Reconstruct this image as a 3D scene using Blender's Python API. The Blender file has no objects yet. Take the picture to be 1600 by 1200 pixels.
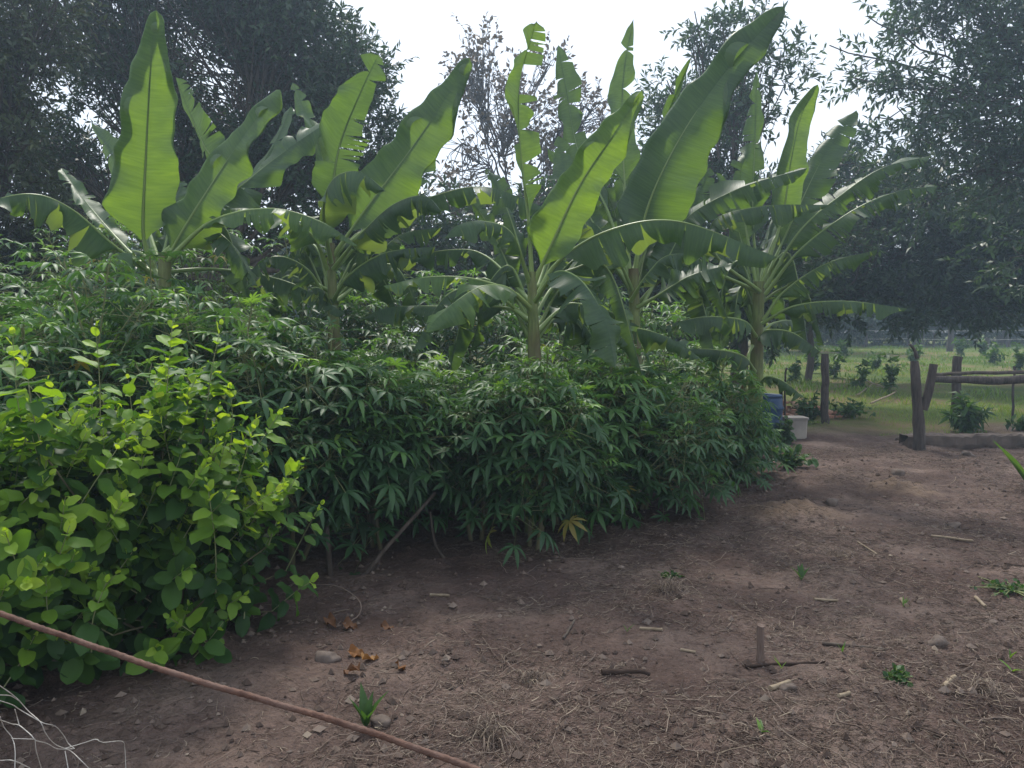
import bpy, math, random
import numpy as np
from mathutils import Vector

# ------------------------------------------------------------------ camera / light
F, CX, CY, HY, CAMZ = 1208.0, 800.0, 600.0, 525.0, 1.6
PITCH = math.atan((CY - HY) / F)
sc = bpy.context.scene
col = sc.collection
cam_d = bpy.data.cameras.new('camera'); cam = bpy.data.objects.new('camera', cam_d); col.objects.link(cam)
cam_d.sensor_width = 36; cam_d.lens = F / 1600 * 36; cam_d.clip_end = 2000; cam_d.clip_start = 0.05
cam.location = (0, 0, CAMZ); cam.rotation_euler = (math.pi / 2 - PITCH, 0, 0)
sc.camera = cam

SUN_EL, SUN_AZ = math.radians(55), math.radians(-12)
w = bpy.data.worlds.new('World'); sc.world = w; w.use_nodes = True
nt = w.node_tree; nt.nodes.clear()
out = nt.nodes.new('ShaderNodeOutputWorld'); bg = nt.nodes.new('ShaderNodeBackground')
sky = nt.nodes.new('ShaderNodeTexSky'); sky.sky_type = 'NISHITA'; sky.sun_disc = False
sky.sun_elevation = SUN_EL; sky.sun_rotation = SUN_AZ; sky.air_density = 1.0; sky.dust_density = 2.0
tc = nt.nodes.new('ShaderNodeTexCoord'); nz = nt.nodes.new('ShaderNodeTexNoise')
nz.inputs['Scale'].default_value = 2.2; nz.inputs['Detail'].default_value = 6; nz.inputs['Roughness'].default_value = .55
cr = nt.nodes.new('ShaderNodeValToRGB')
cr.color_ramp.elements[0].position = .3; cr.color_ramp.elements[0].color = (.62,) * 3 + (1,)
cr.color_ramp.elements[1].position = .62; cr.color_ramp.elements[1].color = (1, 1, 1, 1)
mx = nt.nodes.new('ShaderNodeMix'); mx.data_type = 'RGBA'
mx.inputs[7].default_value = (4.9, 5.2, 5.7, 1)
nt.links.new(tc.outputs['Generated'], nz.inputs['Vector']); nt.links.new(nz.outputs['Fac'], cr.inputs[0])
nt.links.new(cr.outputs[0], mx.inputs[0]); nt.links.new(sky.outputs[0], mx.inputs[6])
nt.links.new(mx.outputs[2], bg.inputs[0]); bg.inputs[1].default_value = .075
nt.links.new(bg.outputs[0], out.inputs[0])

sl = bpy.data.lights.new('sun', 'SUN'); so = bpy.data.objects.new('sun', sl); col.objects.link(so)
sl.energy = 1.5; sl.angle = math.radians(10); sl.color = (1, .95, .86)
sd = Vector((math.sin(SUN_AZ) * math.cos(SUN_EL), math.cos(SUN_AZ) * math.cos(SUN_EL), math.sin(SUN_EL)))
so.rotation_euler = sd.to_track_quat('Z', 'Y').to_euler(); so.location = (5, 10, 20)
vs = sc.view_settings; vs.view_transform = 'Standard'; vs.look = 'None'; vs.gamma = 1; vs.exposure = 1.66
cy = sc.cycles
cy.max_bounces = 6; cy.diffuse_bounces = 3; cy.transmission_bounces = 4; cy.glossy_bounces = 2; cy.volume_bounces = 1
try:
    cy.use_denoising = True
except Exception:
    pass

# ------------------------------------------------------------------ helpers
RS = np.random.RandomState(7)
random.seed(7)
A = np.array


def P(x, y, d):
    a = (x - CX) / F; b = (CY - y) / F
    Y = math.cos(PITCH) + b * math.sin(PITCH); Z = -math.sin(PITCH) + b * math.cos(PITCH)
    s = d / Y
    return A([a * s, d, CAMZ + Z * s])


def G(x, y):
    p = P(x, y, 1.0); d = CAMZ / (CAMZ - p[2])
    return A([p[0] * d, d])


LAT = RS.rand(64, 64, 64)


def noise3(x, y, z):
    xi = np.floor(x).astype(int); yi = np.floor(y).astype(int); zi = np.floor(z).astype(int)
    fx, fy, fz = x - xi, y - yi, z - zi
    fx = fx * fx * (3 - 2 * fx); fy = fy * fy * (3 - 2 * fy); fz = fz * fz * (3 - 2 * fz)
    r = 0
    for i in (0, 1):
        for j in (0, 1):
            for k in (0, 1):
                r = r + LAT[(xi + i) & 63, (yi + j) & 63, (zi + k) & 63] * (fx if i else 1 - fx) * (fy if j else 1 - fy) * (fz if k else 1 - fz)
    return r


def ss(a, b, x):
    t = np.clip((x - a) / (b - a), 0, 1); return t * t * (3 - 2 * t)


MOUNDS = []   # (x, y, radius, height)
for mx_, my_, r_, h_ in ((1242, 803, .52, .11), (1405, 770, .48, .09), (1440, 694, .55, .1), (1310, 905, .4, .03), (1290, 668, .5, .07),
                         (1540, 735, .7, .07), (700, 990, .35, .035), (1480, 1040, .2, -.05), (1385, 1095, .12, -.05), (930, 1060, .25, .03)):
    g_ = G(mx_, my_); MOUNDS.append((g_[0], g_[1], r_, h_))


def H(x, y):
    x = np.asarray(x, float); y = np.asarray(y, float)
    z0 = np.zeros_like(x)
    h = .10 * (noise3(x * .45 + 9, y * .45 + 3, z0) - .5) * ss(1, 3, y)
    h = h + .05 * (noise3(x * 1.7 + 20, y * 1.7, z0 + 1.3) - .5)
    near = 1 - ss(12, 22, y)
    h = h + near * (.048 * (noise3(x * 5 + 30, y * 5, z0 + 2.1) - .5) + .020 * (noise3(x * 12 + 11, y * 12, z0 + 5) - .5)
                    + .012 * (noise3(x * 27, y * 27, z0 + 7) - .5))
    for (a, b, r, hh) in MOUNDS:
        d = np.sqrt((x - a) ** 2 + (y - b) ** 2) / r
        h = h + hh * (1 - ss(0, 1, d)) * (.5 + .9 * noise3(x * 9, y * 9, z0 + 4)) + (.07 * (noise3(x * 24, y * 24, z0 + 4) - .5) * (d < .8) * (1 - d) if r > .45 and r < .53 else 0)
    h = h + .030 * np.clip(y - 14, 0, 60)
    return h


def h1(x, y):
    return float(H(A([x]), A([y]))[0])


class MB:
    def __init__(s):
        s.v = []; s.f4 = []; s.f3 = []; s.t = []; s.uv = []; s.n = 0

    def add(s, v, f, tone=None, uv=None):
        v = np.asarray(v, float).reshape(-1, 3); f = np.asarray(f, int)
        (s.f4 if f.shape[1] == 4 else s.f3).append(f + s.n)
        s.v.append(v); s.n += len(v)
        s.t.append(np.zeros(len(v)) if tone is None else np.broadcast_to(np.asarray(tone, float), (len(v),)))
        s.uv.append(np.zeros((len(v), 2)) if uv is None else uv)

    def stamp(s, bv, bf, M, L, tone=None):
        """bv (k,3) copied for each matrix M (n,3,3) (columns = axes) and location L (n,3)"""
        n, k = len(L), len(bv)
        if n == 0: return
        v = np.einsum('nij,kj->nki', M, bv) + L[:, None, :]
        f = (np.asarray(bf)[None] + (np.arange(n) * k)[:, None, None]).reshape(-1, len(bf[0]))
        t = None if tone is None else np.repeat(tone, k)
        s.add(v.reshape(-1, 3), f, t)

    def sticks(s, p0, p1, r0, r1=None, tone=None, sides=3):
        p0 = np.asarray(p0, float); p1 = np.asarray(p1, float); n = len(p0)
        if n == 0: return
        r0 = np.broadcast_to(np.asarray(r0, float), (n,)); r1 = r0 if r1 is None else np.broadcast_to(np.asarray(r1, float), (n,))
        d = unit(p1 - p0); a = perp(d); b = np.cross(d, a)
        ang = np.arange(sides) * 2 * math.pi / sides
        ring = a[:, None] * np.cos(ang)[None, :, None] + b[:, None] * np.sin(ang)[None, :, None]
        v = np.concatenate([p0[:, None] + ring * r0[:, None, None], p1[:, None] + ring * r1[:, None, None]], 1)
        bf = A([[i, (i + 1) % sides, sides + (i + 1) % sides, sides + i] for i in range(sides)])
        f = (bf[None] + (np.arange(n) * 2 * sides)[:, None, None]).reshape(-1, 4)
        s.add(v.reshape(-1, 3), f, None if tone is None else np.repeat(np.broadcast_to(tone, (n,)), 2 * sides))

    def tube(s, pts, rad, sides=8, cap=True, tone=0, lump=0, seed=0):
        pts = np.asarray(pts, float); n = len(pts)
        rad = np.broadcast_to(np.asarray(rad, float), (n,))
        T = unit(np.gradient(pts, axis=0)); a = perp(T[:1])[0]
        ang = np.arange(sides) * 2 * math.pi / sides
        rr = np.random.RandomState(seed)
        V = []
        for i in range(n):
            a = a - T[i] * a.dot(T[i]); a /= np.linalg.norm(a); b = np.cross(T[i], a)
            r = rad[i] * (1 + lump * (rr.rand(sides) - .5))
            V.append(pts[i] + (a[None] * np.cos(ang)[:, None] + b[None] * np.sin(ang)[:, None]) * r[:, None])
        V = np.concatenate(V)
        f = [[i * sides + j, i * sides + (j + 1) % sides, (i + 1) * sides + (j + 1) % sides, (i + 1) * sides + j] for i in range(n - 1) for j in range(sides)]
        L = np.concatenate([[0], np.cumsum(np.linalg.norm(np.diff(pts, axis=0), axis=1))])
        uv = np.stack([np.repeat(L, sides), np.tile(ang, n)], 1)
        s.add(V, f, tone, uv)
        if cap:
            for ring, c, rev in ((0, pts[0], 1), (n - 1, pts[-1], 0)):
                rv = V[ring * sides:(ring + 1) * sides]
                ff = [[j, (j + 1) % sides, sides] if not rev else [(j + 1) % sides, j, sides] for j in range(sides)]
                s.add(np.vstack([rv, c[None]]), ff, tone)

    def build(s, name, mat, parent=None, smooth=True, **kw):
        me = bpy.data.meshes.new(name)
        V = np.concatenate(s.v); T = np.concatenate(s.t); UV = np.concatenate(s.uv)
        if parent is not None:
            V = V - A(parent.matrix_world.translation if parent.parent is None else parent.location)
            if parent.parent is not None: V = V - A(parent.parent.location)
        f4 = np.concatenate(s.f4) if s.f4 else np.zeros((0, 4), int)
        f3 = np.concatenate(s.f3) if s.f3 else np.zeros((0, 3), int)
        nl = f4.size + f3.size; npoly = len(f4) + len(f3)
        me.vertices.add(len(V)); me.vertices.foreach_set('co', V.ravel().astype(np.float32))
        me.loops.add(nl); li = np.concatenate([f4.ravel(), f3.ravel()]).astype(np.int32)
        me.loops.foreach_set('vertex_index', li)
        me.polygons.add(npoly)
        ls = np.concatenate([np.arange(len(f4)) * 4, f4.size + np.arange(len(f3)) * 3]).astype(np.int32)
        me.polygons.foreach_set('loop_start', ls)
        me.polygons.foreach_set('use_smooth', np.full(npoly, smooth))
        me.update(calc_edges=True)
        at = me.attributes.new('tone', 'FLOAT', 'POINT'); at.data.foreach_set('value', T.astype(np.float32))
        uvl = me.uv_layers.new(name='UVMap'); uvl.data.foreach_set('uv', UV[li].ravel().astype(np.float32))
        me.materials.append(mat); me.validate()
        o = bpy.data.objects.new(name, me); col.objects.link(o)
        if parent is not None: o.parent = parent
        tag(o, **kw)
        return o


def tag(o, label=None, cat=None, group=None, kind=None):
    if label: o['label'] = label
    if cat: o['category'] = cat
    if group: o['group'] = group
    if kind: o['kind'] = kind
    return o


def thing(name, loc, label, cat, group=None):
    o = bpy.data.objects.new(name, None); col.objects.link(o); o.location = [float(q) for q in loc]; o.empty_display_size = .1
    bpy.context.view_layer.update()
    return tag(o, label, cat, group)


def unit(v):
    v = np.asarray(v, float); return v / (np.linalg.norm(v, axis=-1, keepdims=True) + 1e-9)


def perp(d):
    a = np.where(np.abs(d[:, 2:3]) > .9, A([[1., 0, 0]]), A([[0, 0, 1.]]))
    return unit(np.cross(d, a))


def frames(d, nrm):
    """columns side, dir, normal"""
    d = unit(d); s = unit(np.cross(d, nrm)); n = np.cross(s, d)
    return np.stack([s, d, n], axis=2)


def rdir(n, rs=RS):
    return unit(rs.normal(size=(n, 3)))


def spline(pts, n):
    pts = np.asarray(pts, float)
    if len(pts) == 2:
        t = np.linspace(0, 1, n)[:, None]; return pts[0] * (1 - t) + pts[1] * t
    Pp = np.vstack([2 * pts[0] - pts[1], pts, 2 * pts[-1] - pts[-2]])
    seg = np.linalg.norm(np.diff(pts, axis=0), axis=1); cum = np.concatenate([[0], np.cumsum(seg)]) / seg.sum()
    o = []
    for t in np.linspace(0, 1, n):
        i = min(np.searchsorted(cum, t, 'right') - 1, len(pts) - 2); u = (t - cum[i]) / (cum[i + 1] - cum[i])
        a, b, c, d = Pp[i:i + 4]
        o.append(.5 * (2 * b + (c - a) * u + (2 * a - 5 * b + 4 * c - d) * u * u + (3 * b - a - 3 * c + d) * u ** 3))
    return A(o)


# ------------------------------------------------------------------ materials
def newmat(name):
    m = bpy.data.materials.new(name); m.use_nodes = True; n = m.node_tree; n.nodes.clear()
    return m, n, n.nodes.new('ShaderNodeOutputMaterial')


def N(n, t, **kw):
    x = n.nodes.new(t)
    for k, v in kw.items():
        if k in ('i',):
            for kk, vv in v.items(): x.inputs[kk].default_value = vv
        else: setattr(x, k, v)
    return x


def ramp(n, fac, stops):
    r = n.nodes.new('ShaderNodeValToRGB'); e = r.color_ramp.elements
    while len(e) > 1: e.remove(e[-1])
    e[0].position = stops[0][0]; e[0].color = tuple(stops[0][1]) + (1,)
    for p, c in stops[1:]:
        q = e.new(p); q.color = tuple(c) + (1,)
    n.links.new(fac, r.inputs[0]); return r.outputs[0]


def mixc(n, fac, a, b, mode='MIX'):
    m = n.nodes.new('ShaderNodeMix'); m.data_type = 'RGBA'; m.blend_type = mode
    for sock, v in ((m.inputs[0], fac), (m.inputs[6], a), (m.inputs[7], b)):
        if isinstance(v, (int, float)): sock.default_value = v
        elif isinstance(v, tuple): sock.default_value = v + (1,)
        else: n.links.new(v, sock)
    return m.outputs[2]


def math_(n, op, a, b=0.0, c=None):
    m = n.nodes.new('ShaderNodeMath'); m.operation = op
    for sock, v in zip(m.inputs, (a, b) if c is None else (a, b, c)):
        if isinstance(v, (int, float)): sock.default_value = v
        else: n.links.new(v, sock)
    return m.outputs[0]


def leafmat(name, stops, trans=.35, transcol=(1.6, 1.5, .5), rough=.45, spec=.4, back=None, nscale=3):
    """stops: ramp of base colours over the per-leaf attribute tone; translucency takes a tinted version"""
    m, n, o = newmat(name)
    at = N(n, 'ShaderNodeAttribute', attribute_name='tone')
    nz = N(n, 'ShaderNodeTexNoise', i={'Scale': nscale, 'Detail': 2.0})
    geo = N(n, 'ShaderNodeNewGeometry')
    tcn = N(n, 'ShaderNodeTexCoord'); n.links.new(tcn.outputs['Object'], nz.inputs['Vector'])
    f = math_(n, 'ADD', at.outputs['Fac'], math_(n, 'MULTIPLY_ADD', nz.outputs['Fac'], .3, -.15))
    c = ramp(n, f, stops)
    if back: c = mixc(n, geo.outputs['Backfacing'], c, mixc(n, 1.0, c, back, 'MULTIPLY'))
    b = N(n, 'ShaderNodeBsdfPrincipled', i={'Roughness': rough, 'Specular IOR Level': spec})
    n.links.new(c, b.inputs['Base Color'])
    t = N(n, 'ShaderNodeBsdfTranslucent'); n.links.new(mixc(n, 1.0, c, transcol, 'MULTIPLY'), t.inputs[0])
    mx = N(n, 'ShaderNodeMixShader'); mx.inputs[0].default_value = trans
    n.links.new(b.outputs[0], mx.inputs[1]); n.links.new(t.outputs[0], mx.inputs[2]); n.links.new(mx.outputs[0], o.inputs[0])
    return m


def plain(name, c1, c2, scale=8, rough=.8, bump=.3, stretch=(1, 1, 1), spec=.2, extra=None, metal=0.0, detail=6):
    m, n, o = newmat(name)
    tcn = N(n, 'ShaderNodeTexCoord'); mp = N(n, 'ShaderNodeMapping'); mp.inputs['Scale'].default_value = stretch
    n.links.new(tcn.outputs['Object'], mp.inputs[0])
    nz = N(n, 'ShaderNodeTexNoise', i={'Scale': scale, 'Detail': float(detail), 'Roughness': .6}); n.links.new(mp.outputs[0], nz.inputs['Vector'])
    c = ramp(n, nz.outputs['Fac'], [(.32, c1), (.68, c2)])
    if extra:
        n2 = N(n, 'ShaderNodeTexNoise', i={'Scale': scale * .3, 'Detail': 4.0}); n.links.new(tcn.outputs['Object'], n2.inputs['Vector'])
        c = mixc(n, ramp(n, n2.outputs['Fac'], [(.45, (0, 0, 0)), (.65, (1, 1, 1))]), c, extra)
    b = N(n, 'ShaderNodeBsdfPrincipled', i={'Roughness': rough, 'Specular IOR Level': spec, 'Metallic': metal}); n.links.new(c, b.inputs['Base Color'])
    bp = N(n, 'ShaderNodeBump', i={'Strength': bump, 'Distance': .01}); n.links.new(nz.outputs['Fac'], bp.inputs['Height'])
    n.links.new(bp.outputs[0], b.inputs['Normal']); n.links.new(b.outputs[0], o.inputs[0])
    return m


def tonemat(name, stops, rough=.8, spec=.2):
    m, n, o = newmat(name)
    at = N(n, 'ShaderNodeAttribute', attribute_name='tone')
    b = N(n, 'ShaderNodeBsdfPrincipled', i={'Roughness': rough, 'Specular IOR Level': spec})
    n.links.new(ramp(n, at.outputs['Fac'], stops), b.inputs['Base Color']); n.links.new(b.outputs[0], o.inputs[0])
    return m


# banana leaf blade
def banana_mat():
    m, n, o = newmat('banana_blade')
    at = N(n, 'ShaderNodeAttribute', attribute_name='tone')
    uv = N(n, 'ShaderNodeUVMap', uv_map='UVMap'); sp = N(n, 'ShaderNodeSeparateXYZ'); n.links.new(uv.outputs[0], sp.inputs[0])
    geo = N(n, 'ShaderNodeNewGeometry')
    # fine lateral veins: noise stretched hard across the blade
    mp = N(n, 'ShaderNodeMapping'); mp.inputs['Scale'].default_value = (55, 1.6, 1); n.links.new(uv.outputs[0], mp.inputs[0])
    v1 = N(n, 'ShaderNodeTexNoise', i={'Scale': 1.0, 'Detail': 3.0}); n.links.new(mp.outputs[0], v1.inputs['Vector'])
    mp2 = N(n, 'ShaderNodeMapping'); mp2.inputs['Scale'].default_value = (7, .9, 1); n.links.new(uv.outputs[0], mp2.inputs[0])
    v2 = N(n, 'ShaderNodeTexNoise', i={'Scale': 1.0, 'Detail': 4.0}); n.links.new(mp2.outputs[0], v2.inputs['Vector'])
    f = math_(n, 'ADD', at.outputs['Fac'], math_(n, 'MULTIPLY_ADD', v2.outputs['Fac'], .5, -.25))
    c = ramp(n, f, [(0, (.022, .052, .030)), (.5, (.044, .092, .046)), (1, (.082, .155, .045))])
    c = mixc(n, ramp(n, v1.outputs['Fac'], [(.35, (0, 0, 0)), (.7, (.55, .55, .55))]), c, mixc(n, 1.0, c, (1.6, 1.5, 1.4), 'MULTIPLY'))
    c = mixc(n, geo.outputs['Backfacing'], c, mixc(n, .35, c, (.13, .19, .13)))
    # dry brown torn edge
    e = math_(n, 'ABSOLUTE', sp.outputs[1])
    nz = N(n, 'ShaderNodeTexNoise', i={'Scale': 9.0, 'Detail': 3.0}); n.links.new(uv.outputs[0], nz.inputs['Vector'])
    ef = ramp(n, math_(n, 'ADD', e, math_(n, 'MULTIPLY', nz.outputs['Fac'], .12)), [(1.02, (0, 0, 0)), (1.06, (.7, .7, .7))])
    c = mixc(n, ef, c, (.16, .13, .06))
    b = N(n, 'ShaderNodeBsdfPrincipled', i={'Roughness': .48, 'Specular IOR Level': .45}); n.links.new(c, b.inputs['Base Color'])
    bp = N(n, 'ShaderNodeBump', i={'Strength': .6, 'Distance': .006}); n.links.new(v1.outputs['Fac'], bp.inputs['Height']); n.links.new(bp.outputs[0], b.inputs['Normal'])
    t = N(n, 'ShaderNodeBsdfTranslucent')
    tcx = mixc(n, 1.0, c, (3.2, 2.7, .6), 'MULTIPLY'); n.links.new(tcx, t.inputs[0])
    mx = N(n, 'ShaderNodeMixShader'); mx.inputs[0].default_value = .42
    n.links.new(b.outputs[0], mx.inputs[1]); n.links.new(t.outputs[0], mx.inputs[2]); n.links.new(mx.outputs[0], o.inputs[0])
    return m


M_BAN = banana_mat()
M_RIB = tonemat('banana_midrib', [(0, (.10, .17, .05)), (1, (.24, .32, .10))], .4, .4)
M_STEM = plain('banana_stem', (.085, .13, .035), (.20, .25, .085), 5, .5, .3, (9, 9, 1.2), .3, extra=(.09, .06, .035))
M_DRY = leafmat('dry_banana', [(0, (.07, .045, .03)), (1, (.16, .11, .06))], .2, (1.2, 1, .7), .8, .1)
M_CAS = leafmat('cassava_leaf', [(0, (.022, .060, .026)), (.4, (.042, .105, .038)), (.7, (.098, .205, .045)), (.95, (.20, .34, .06)), (1, (.20, .17, .045))], .30, (1.7, 1.8, .6), .5, .35, back=(1.5, 1.35, 1.5))
M_CST = tonemat('cassava_stem', [(0, (.09, .07, .05)), (.5, (.16, .18, .08)), (1, (.26, .28, .14))])
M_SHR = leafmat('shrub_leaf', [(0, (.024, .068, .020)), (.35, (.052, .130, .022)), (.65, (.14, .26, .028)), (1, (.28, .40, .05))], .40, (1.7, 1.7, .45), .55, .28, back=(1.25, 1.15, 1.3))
M_TR1 = leafmat('dark_tree_leaf', [(0, (.016, .040, .020)), (.5, (.034, .072, .030)), (1, (.080, .13, .042))], .2, (1.5, 1.6, .6), .4, .4)
M_TR2 = leafmat('olive_tree_leaf', [(0, (.035, .055, .026)), (.6, (.070, .095, .040)), (1, (.14, .15, .05))], .25, (1.5, 1.5, .6), .45, .4)
M_TR3 = leafmat('brown_tree_leaf', [(0, (.07, .058, .040)), (.6, (.13, .10, .075)), (1, (.17, .13, .09))], .25, (1.4, 1.2, .8), .5, .3)
M_TR4 = leafmat('mid_tree_leaf', [(0, (.030, .060, .042)), (.6, (.058, .105, .058)), (1, (.12, .19, .07))], .28, (1.5, 1.6, .6), .45, .4)
M_BARK = plain('bark', (.045, .036, .030), (.11, .09, .075), 14, .9, .6, (1, 1, .25))
M_WEED = leafmat('weed_leaf', [(0, (.03, .075, .025)), (.6, (.06, .13, .03)), (1, (.14, .24, .05))], .35, (1.6, 1.6, .5), .5, .3)
M_GRASS = leafmat('grass_blade', [(0, (.075, .15, .025)), (.55, (.15, .24, .04)), (.85, (.24, .26, .07)), (1, (.30, .25, .12))], .3, (1.4, 1.4, .6), .6, .2)
M_LIT = tonemat('litter', [(0, (.040, .028, .023)), (.45, (.095, .070, .058)), (.8, (.19, .15, .125)), (1, (.30, .25, .19))], .9, .1)
M_POST = plain('weathered_post', (.030, .025, .023), (.095, .08, .072), 10, .95, .8, (3, 3, .4))
M_CANE = plain('cut_cane', (.16, .125, .085), (.28, .225, .16), 20, .7, .2)
M_STONE = plain('stone', (.075, .058, .05), (.155, .125, .108), 9, .95, .5)
M_RUST = plain('rusty_steel', (.060, .030, .022), (.13, .070, .050), 60, .8, .5, (1, 1, 1), .3, extra=(.12, .075, .06))
M_WIRE = plain('pale_wire', (.33, .31, .28), (.52, .5, .46), 90, .5, .2, metal=.3)
M_BLUE = plain('blue_plastic', (.010, .032, .075), (.018, .05, .115), 5, .5, .1, extra=(.03, .06, .12))
M_WHITE = plain('white_plastic', (.20, .18, .165), (.27, .25, .225), 5, .6, .1, extra=(.35, .32, .28))
M_CONC = plain('old_concrete', (.06, .046, .040), (.125, .10, .086), 6, .95, .7, extra=(.05, .04, .032))
M_BRICK = tonemat('brick_rubble', [(0, (.18, .09, .06)), (.5, (.30, .15, .10)), (1, (.42, .28, .20))], .9)
M_ORANGE = leafmat('fallen_leaf', [(0, (.09, .045, .025)), (.6, (.20, .09, .03)), (1, (.27, .16, .06))], .15, (1.2, 1, .6), .7, .2)


# ------------------------------------------------------------------ ground
def ground():
    def axis(lo, hi, step, far_lo, far_hi):
        a = list(np.arange(lo, hi, step))
        s = step; x = hi
        while x < far_hi: a.append(x); s *= 1.15; x += s
        a.append(far_hi)
        s = step; x = lo; b = []
        while x > far_lo:
            s *= 1.15; x -= s; b.append(max(x, far_lo))
        return A(sorted(set(b + a)))
    xs = axis(-2.8, 6.2, .03, -400, 400); ys = axis(2.0, 11.5, .03, -60, 600)
    X, Y = np.meshgrid(xs, ys); Z = H(X.ravel(), Y.ravel())
    nx, ny = len(xs), len(ys)
    idx = np.arange(nx * ny).reshape(ny, nx)
    f = np.stack([idx[:-1, :-1], idx[:-1, 1:], idx[1:, 1:], idx[1:, :-1]], -1).reshape(-1, 4)
    m, n, o = newmat('soil')
    geo = N(n, 'ShaderNodeNewGeometry'); pos = geo.outputs['Position']
    def nz(scale, det=5.0, rough=.6):
        q = N(n, 'ShaderNodeTexNoise', i={'Scale': scale, 'Detail': det, 'Roughness': rough}); n.links.new(pos, q.inputs['Vector']); return q.outputs['Fac']
    a, b_, c_, d_ = nz(1.1), nz(9), nz(60, 4.0, .7), nz(24, 4.0, .65)
    base = ramp(n, a, [(.3, (.056, .038, .033)), (.5, (.102, .073, .063)), (.7, (.175, .133, .113))])
    base = mixc(n, ramp(n, b_, [(.35, (.0,) * 3), (.7, (.75,) * 3)]), base, mixc(n, 1.0, base, (1.35, 1.3, 1.28), 'MULTIPLY'))
    base = mixc(n, ramp(n, c_, [(.30, (.65,) * 3), (.5, (0,) * 3)]), base, mixc(n, 1.0, base, (.5, .48, .47), 'MULTIPLY'))
    base = mixc(n, ramp(n, c_, [(.6, (0,) * 3), (.75, (.6,) * 3)]), base, (.20, .155, .13))
    base = mixc(n, ramp(n, d_, [(.32, (.7,) * 3), (.48, (0,) * 3)]), base, mixc(n, 1.0, base, (.55, .52, .50), 'MULTIPLY'))
    base = mixc(n, ramp(n, d_, [(.58, (0,) * 3), (.72, (.7,) * 3)]), base, mixc(n, 1.0, base, (1.5, 1.45, 1.42), 'MULTIPLY'))
    atm = N(n, 'ShaderNodeAttribute', attribute_name='tone')
    base = mixc(n, atm.outputs['Fac'], base, mixc(n, b_, (.13, .09, .068), (.24, .175, .13)))
    spp = N(n, 'ShaderNodeSeparateXYZ'); n.links.new(pos, spp.inputs[0])
    yy = math_(n, 'ADD', spp.outputs[1], math_(n, 'MULTIPLY_ADD', nz(.8), 4.0, -2.0))
    field = ramp(n, nz(.35, 6.0), [(.35, (.07, .11, .025)), (.5, (.11, .14, .035)), (.6, (.17, .13, .07)), (.75, (.10, .14, .03))])
    gf = N(n, 'ShaderNodeMapRange', i={'From Min': 12.3, 'From Max': 14.2}); n.links.new(yy, gf.inputs[0])
    base = mixc(n, gf.outputs[0], base, field)
    bs = N(n, 'ShaderNodeBsdfPrincipled', i={'Roughness': .95, 'Specular IOR Level': .12}); n.links.new(base, bs.inputs['Base Color'])
    bp = N(n, 'ShaderNodeBump', i={'Strength': 1.0, 'Distance': .05})
    base_d = 0
    hh = math_(n, 'ADD', math_(n, 'ADD', b_, math_(n, 'MULTIPLY', d_, .6)), math_(n, 'MULTIPLY', c_, .4)); n.links.new(hh, bp.inputs['Height']); n.links.new(bp.outputs[0], bs.inputs['Normal'])
    n.links.new(bs.outputs[0], o.inputs[0])
    tn = np.zeros(X.size)
    for (a_, b2, rr_, hh_) in MOUNDS[:2]:
        dd_ = np.sqrt((X.ravel() - a_) ** 2 + (Y.ravel() - b2) ** 2) / rr_
        tn = np.maximum(tn, .9 * (1 - ss(.35, .95, dd_ + .5 * (noise3(X.ravel() * 6, Y.ravel() * 6, Z * 0) - .5))))
    mb = MB(); mb.add(np.stack([X.ravel(), Y.ravel(), Z], 1), f, tn)
    mb.build('ground', m, kind='structure')


ground()

# ------------------------------------------------------------------ leaf shapes
def blade_shape(nl, na, wfun, fold=.25, curl=.3, wav=0.0):
    """unit length leaf, y along, x across; returns verts, quads"""
    V = []; Fq = []
    for i in range(nl + 1):
        t = i / nl; hw = wfun(t)
        for j in range(na + 1):
            s = -1 + 2 * j / na
            V.append((s * hw, t, abs(s) * hw * fold - curl * t * t * .5 + wav * math.sin(t * 9 + (j * 1.7)) * s * s * hw))
    for i in range(nl):
        for j in range(na):
            a = i * (na + 1) + j; Fq.append((a, a + 1, a + na + 2, a + na + 1))
    return A(V), A(Fq)


ov = lambda t: .34 * max(0.0, 1 - (2 * t ** .93 - 1) ** 2) ** .55 + .004
OVATE = [blade_shape(9, 4, ov, .28, c, w_) for c, w_ in ((.25, .12), (.5, .2), (-.1, .15), (.75, .18))]
lz = lambda t: .16 * max(.03, math.sin(math.pi * t ** .9))
TLEAF = (A([(0, 0, 0), (.17, .45, .06), (0, 1, -.15), (-.17, .45, .06)]), A([(0, 1, 2, 3)]))
ROUNDLEAF = (A([(0, 0, 0), (.3, .4, .06), (0, 1, -.15), (-.3, .4, .06)]), A([(0, 1, 2, 3)]))


def cassava_leaf(nlobes, detail, droop):
    V = []; Fq = []; k = 0
    nl = 4 if detail else 2
    for q in range(nlobes):
        a = (q - (nlobes - 1) / 2) * math.radians(300 / nlobes)
        L = 1 - .32 * (abs(q - (nlobes - 1) / 2) / ((nlobes - 1) / 2)) ** 1.5
        wf = lambda t: .135 * max(.06, math.sin(math.pi * min(1, t ** 1.15 * .97 + .03)))
        bv, bf = blade_shape(nl, 2, wf, .45, 0)
        bv = bv * L
        y = bv[:, 1].copy(); bv[:, 2] += -droop * y * y + .10 * y
        c, s_ = math.cos(a), math.sin(a)
        x2 = bv[:, 0] * c + y * s_; y2 = -bv[:, 0] * s_ + y * c
        V.append(np.stack([x2, y2, bv[:, 2]], 1)); Fq.append(bf + k); k += len(bv)
    return np.concatenate(V), np.concatenate(Fq)


CAS = [cassava_leaf(n_, True, d_) for n_, d_ in ((7, .35), (7, .7), (5, .5), (6, .9), (7, .15))]
CASLO = [cassava_leaf(n_, False, d_) for n_, d_ in ((6, .4), (5, .7))]


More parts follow.
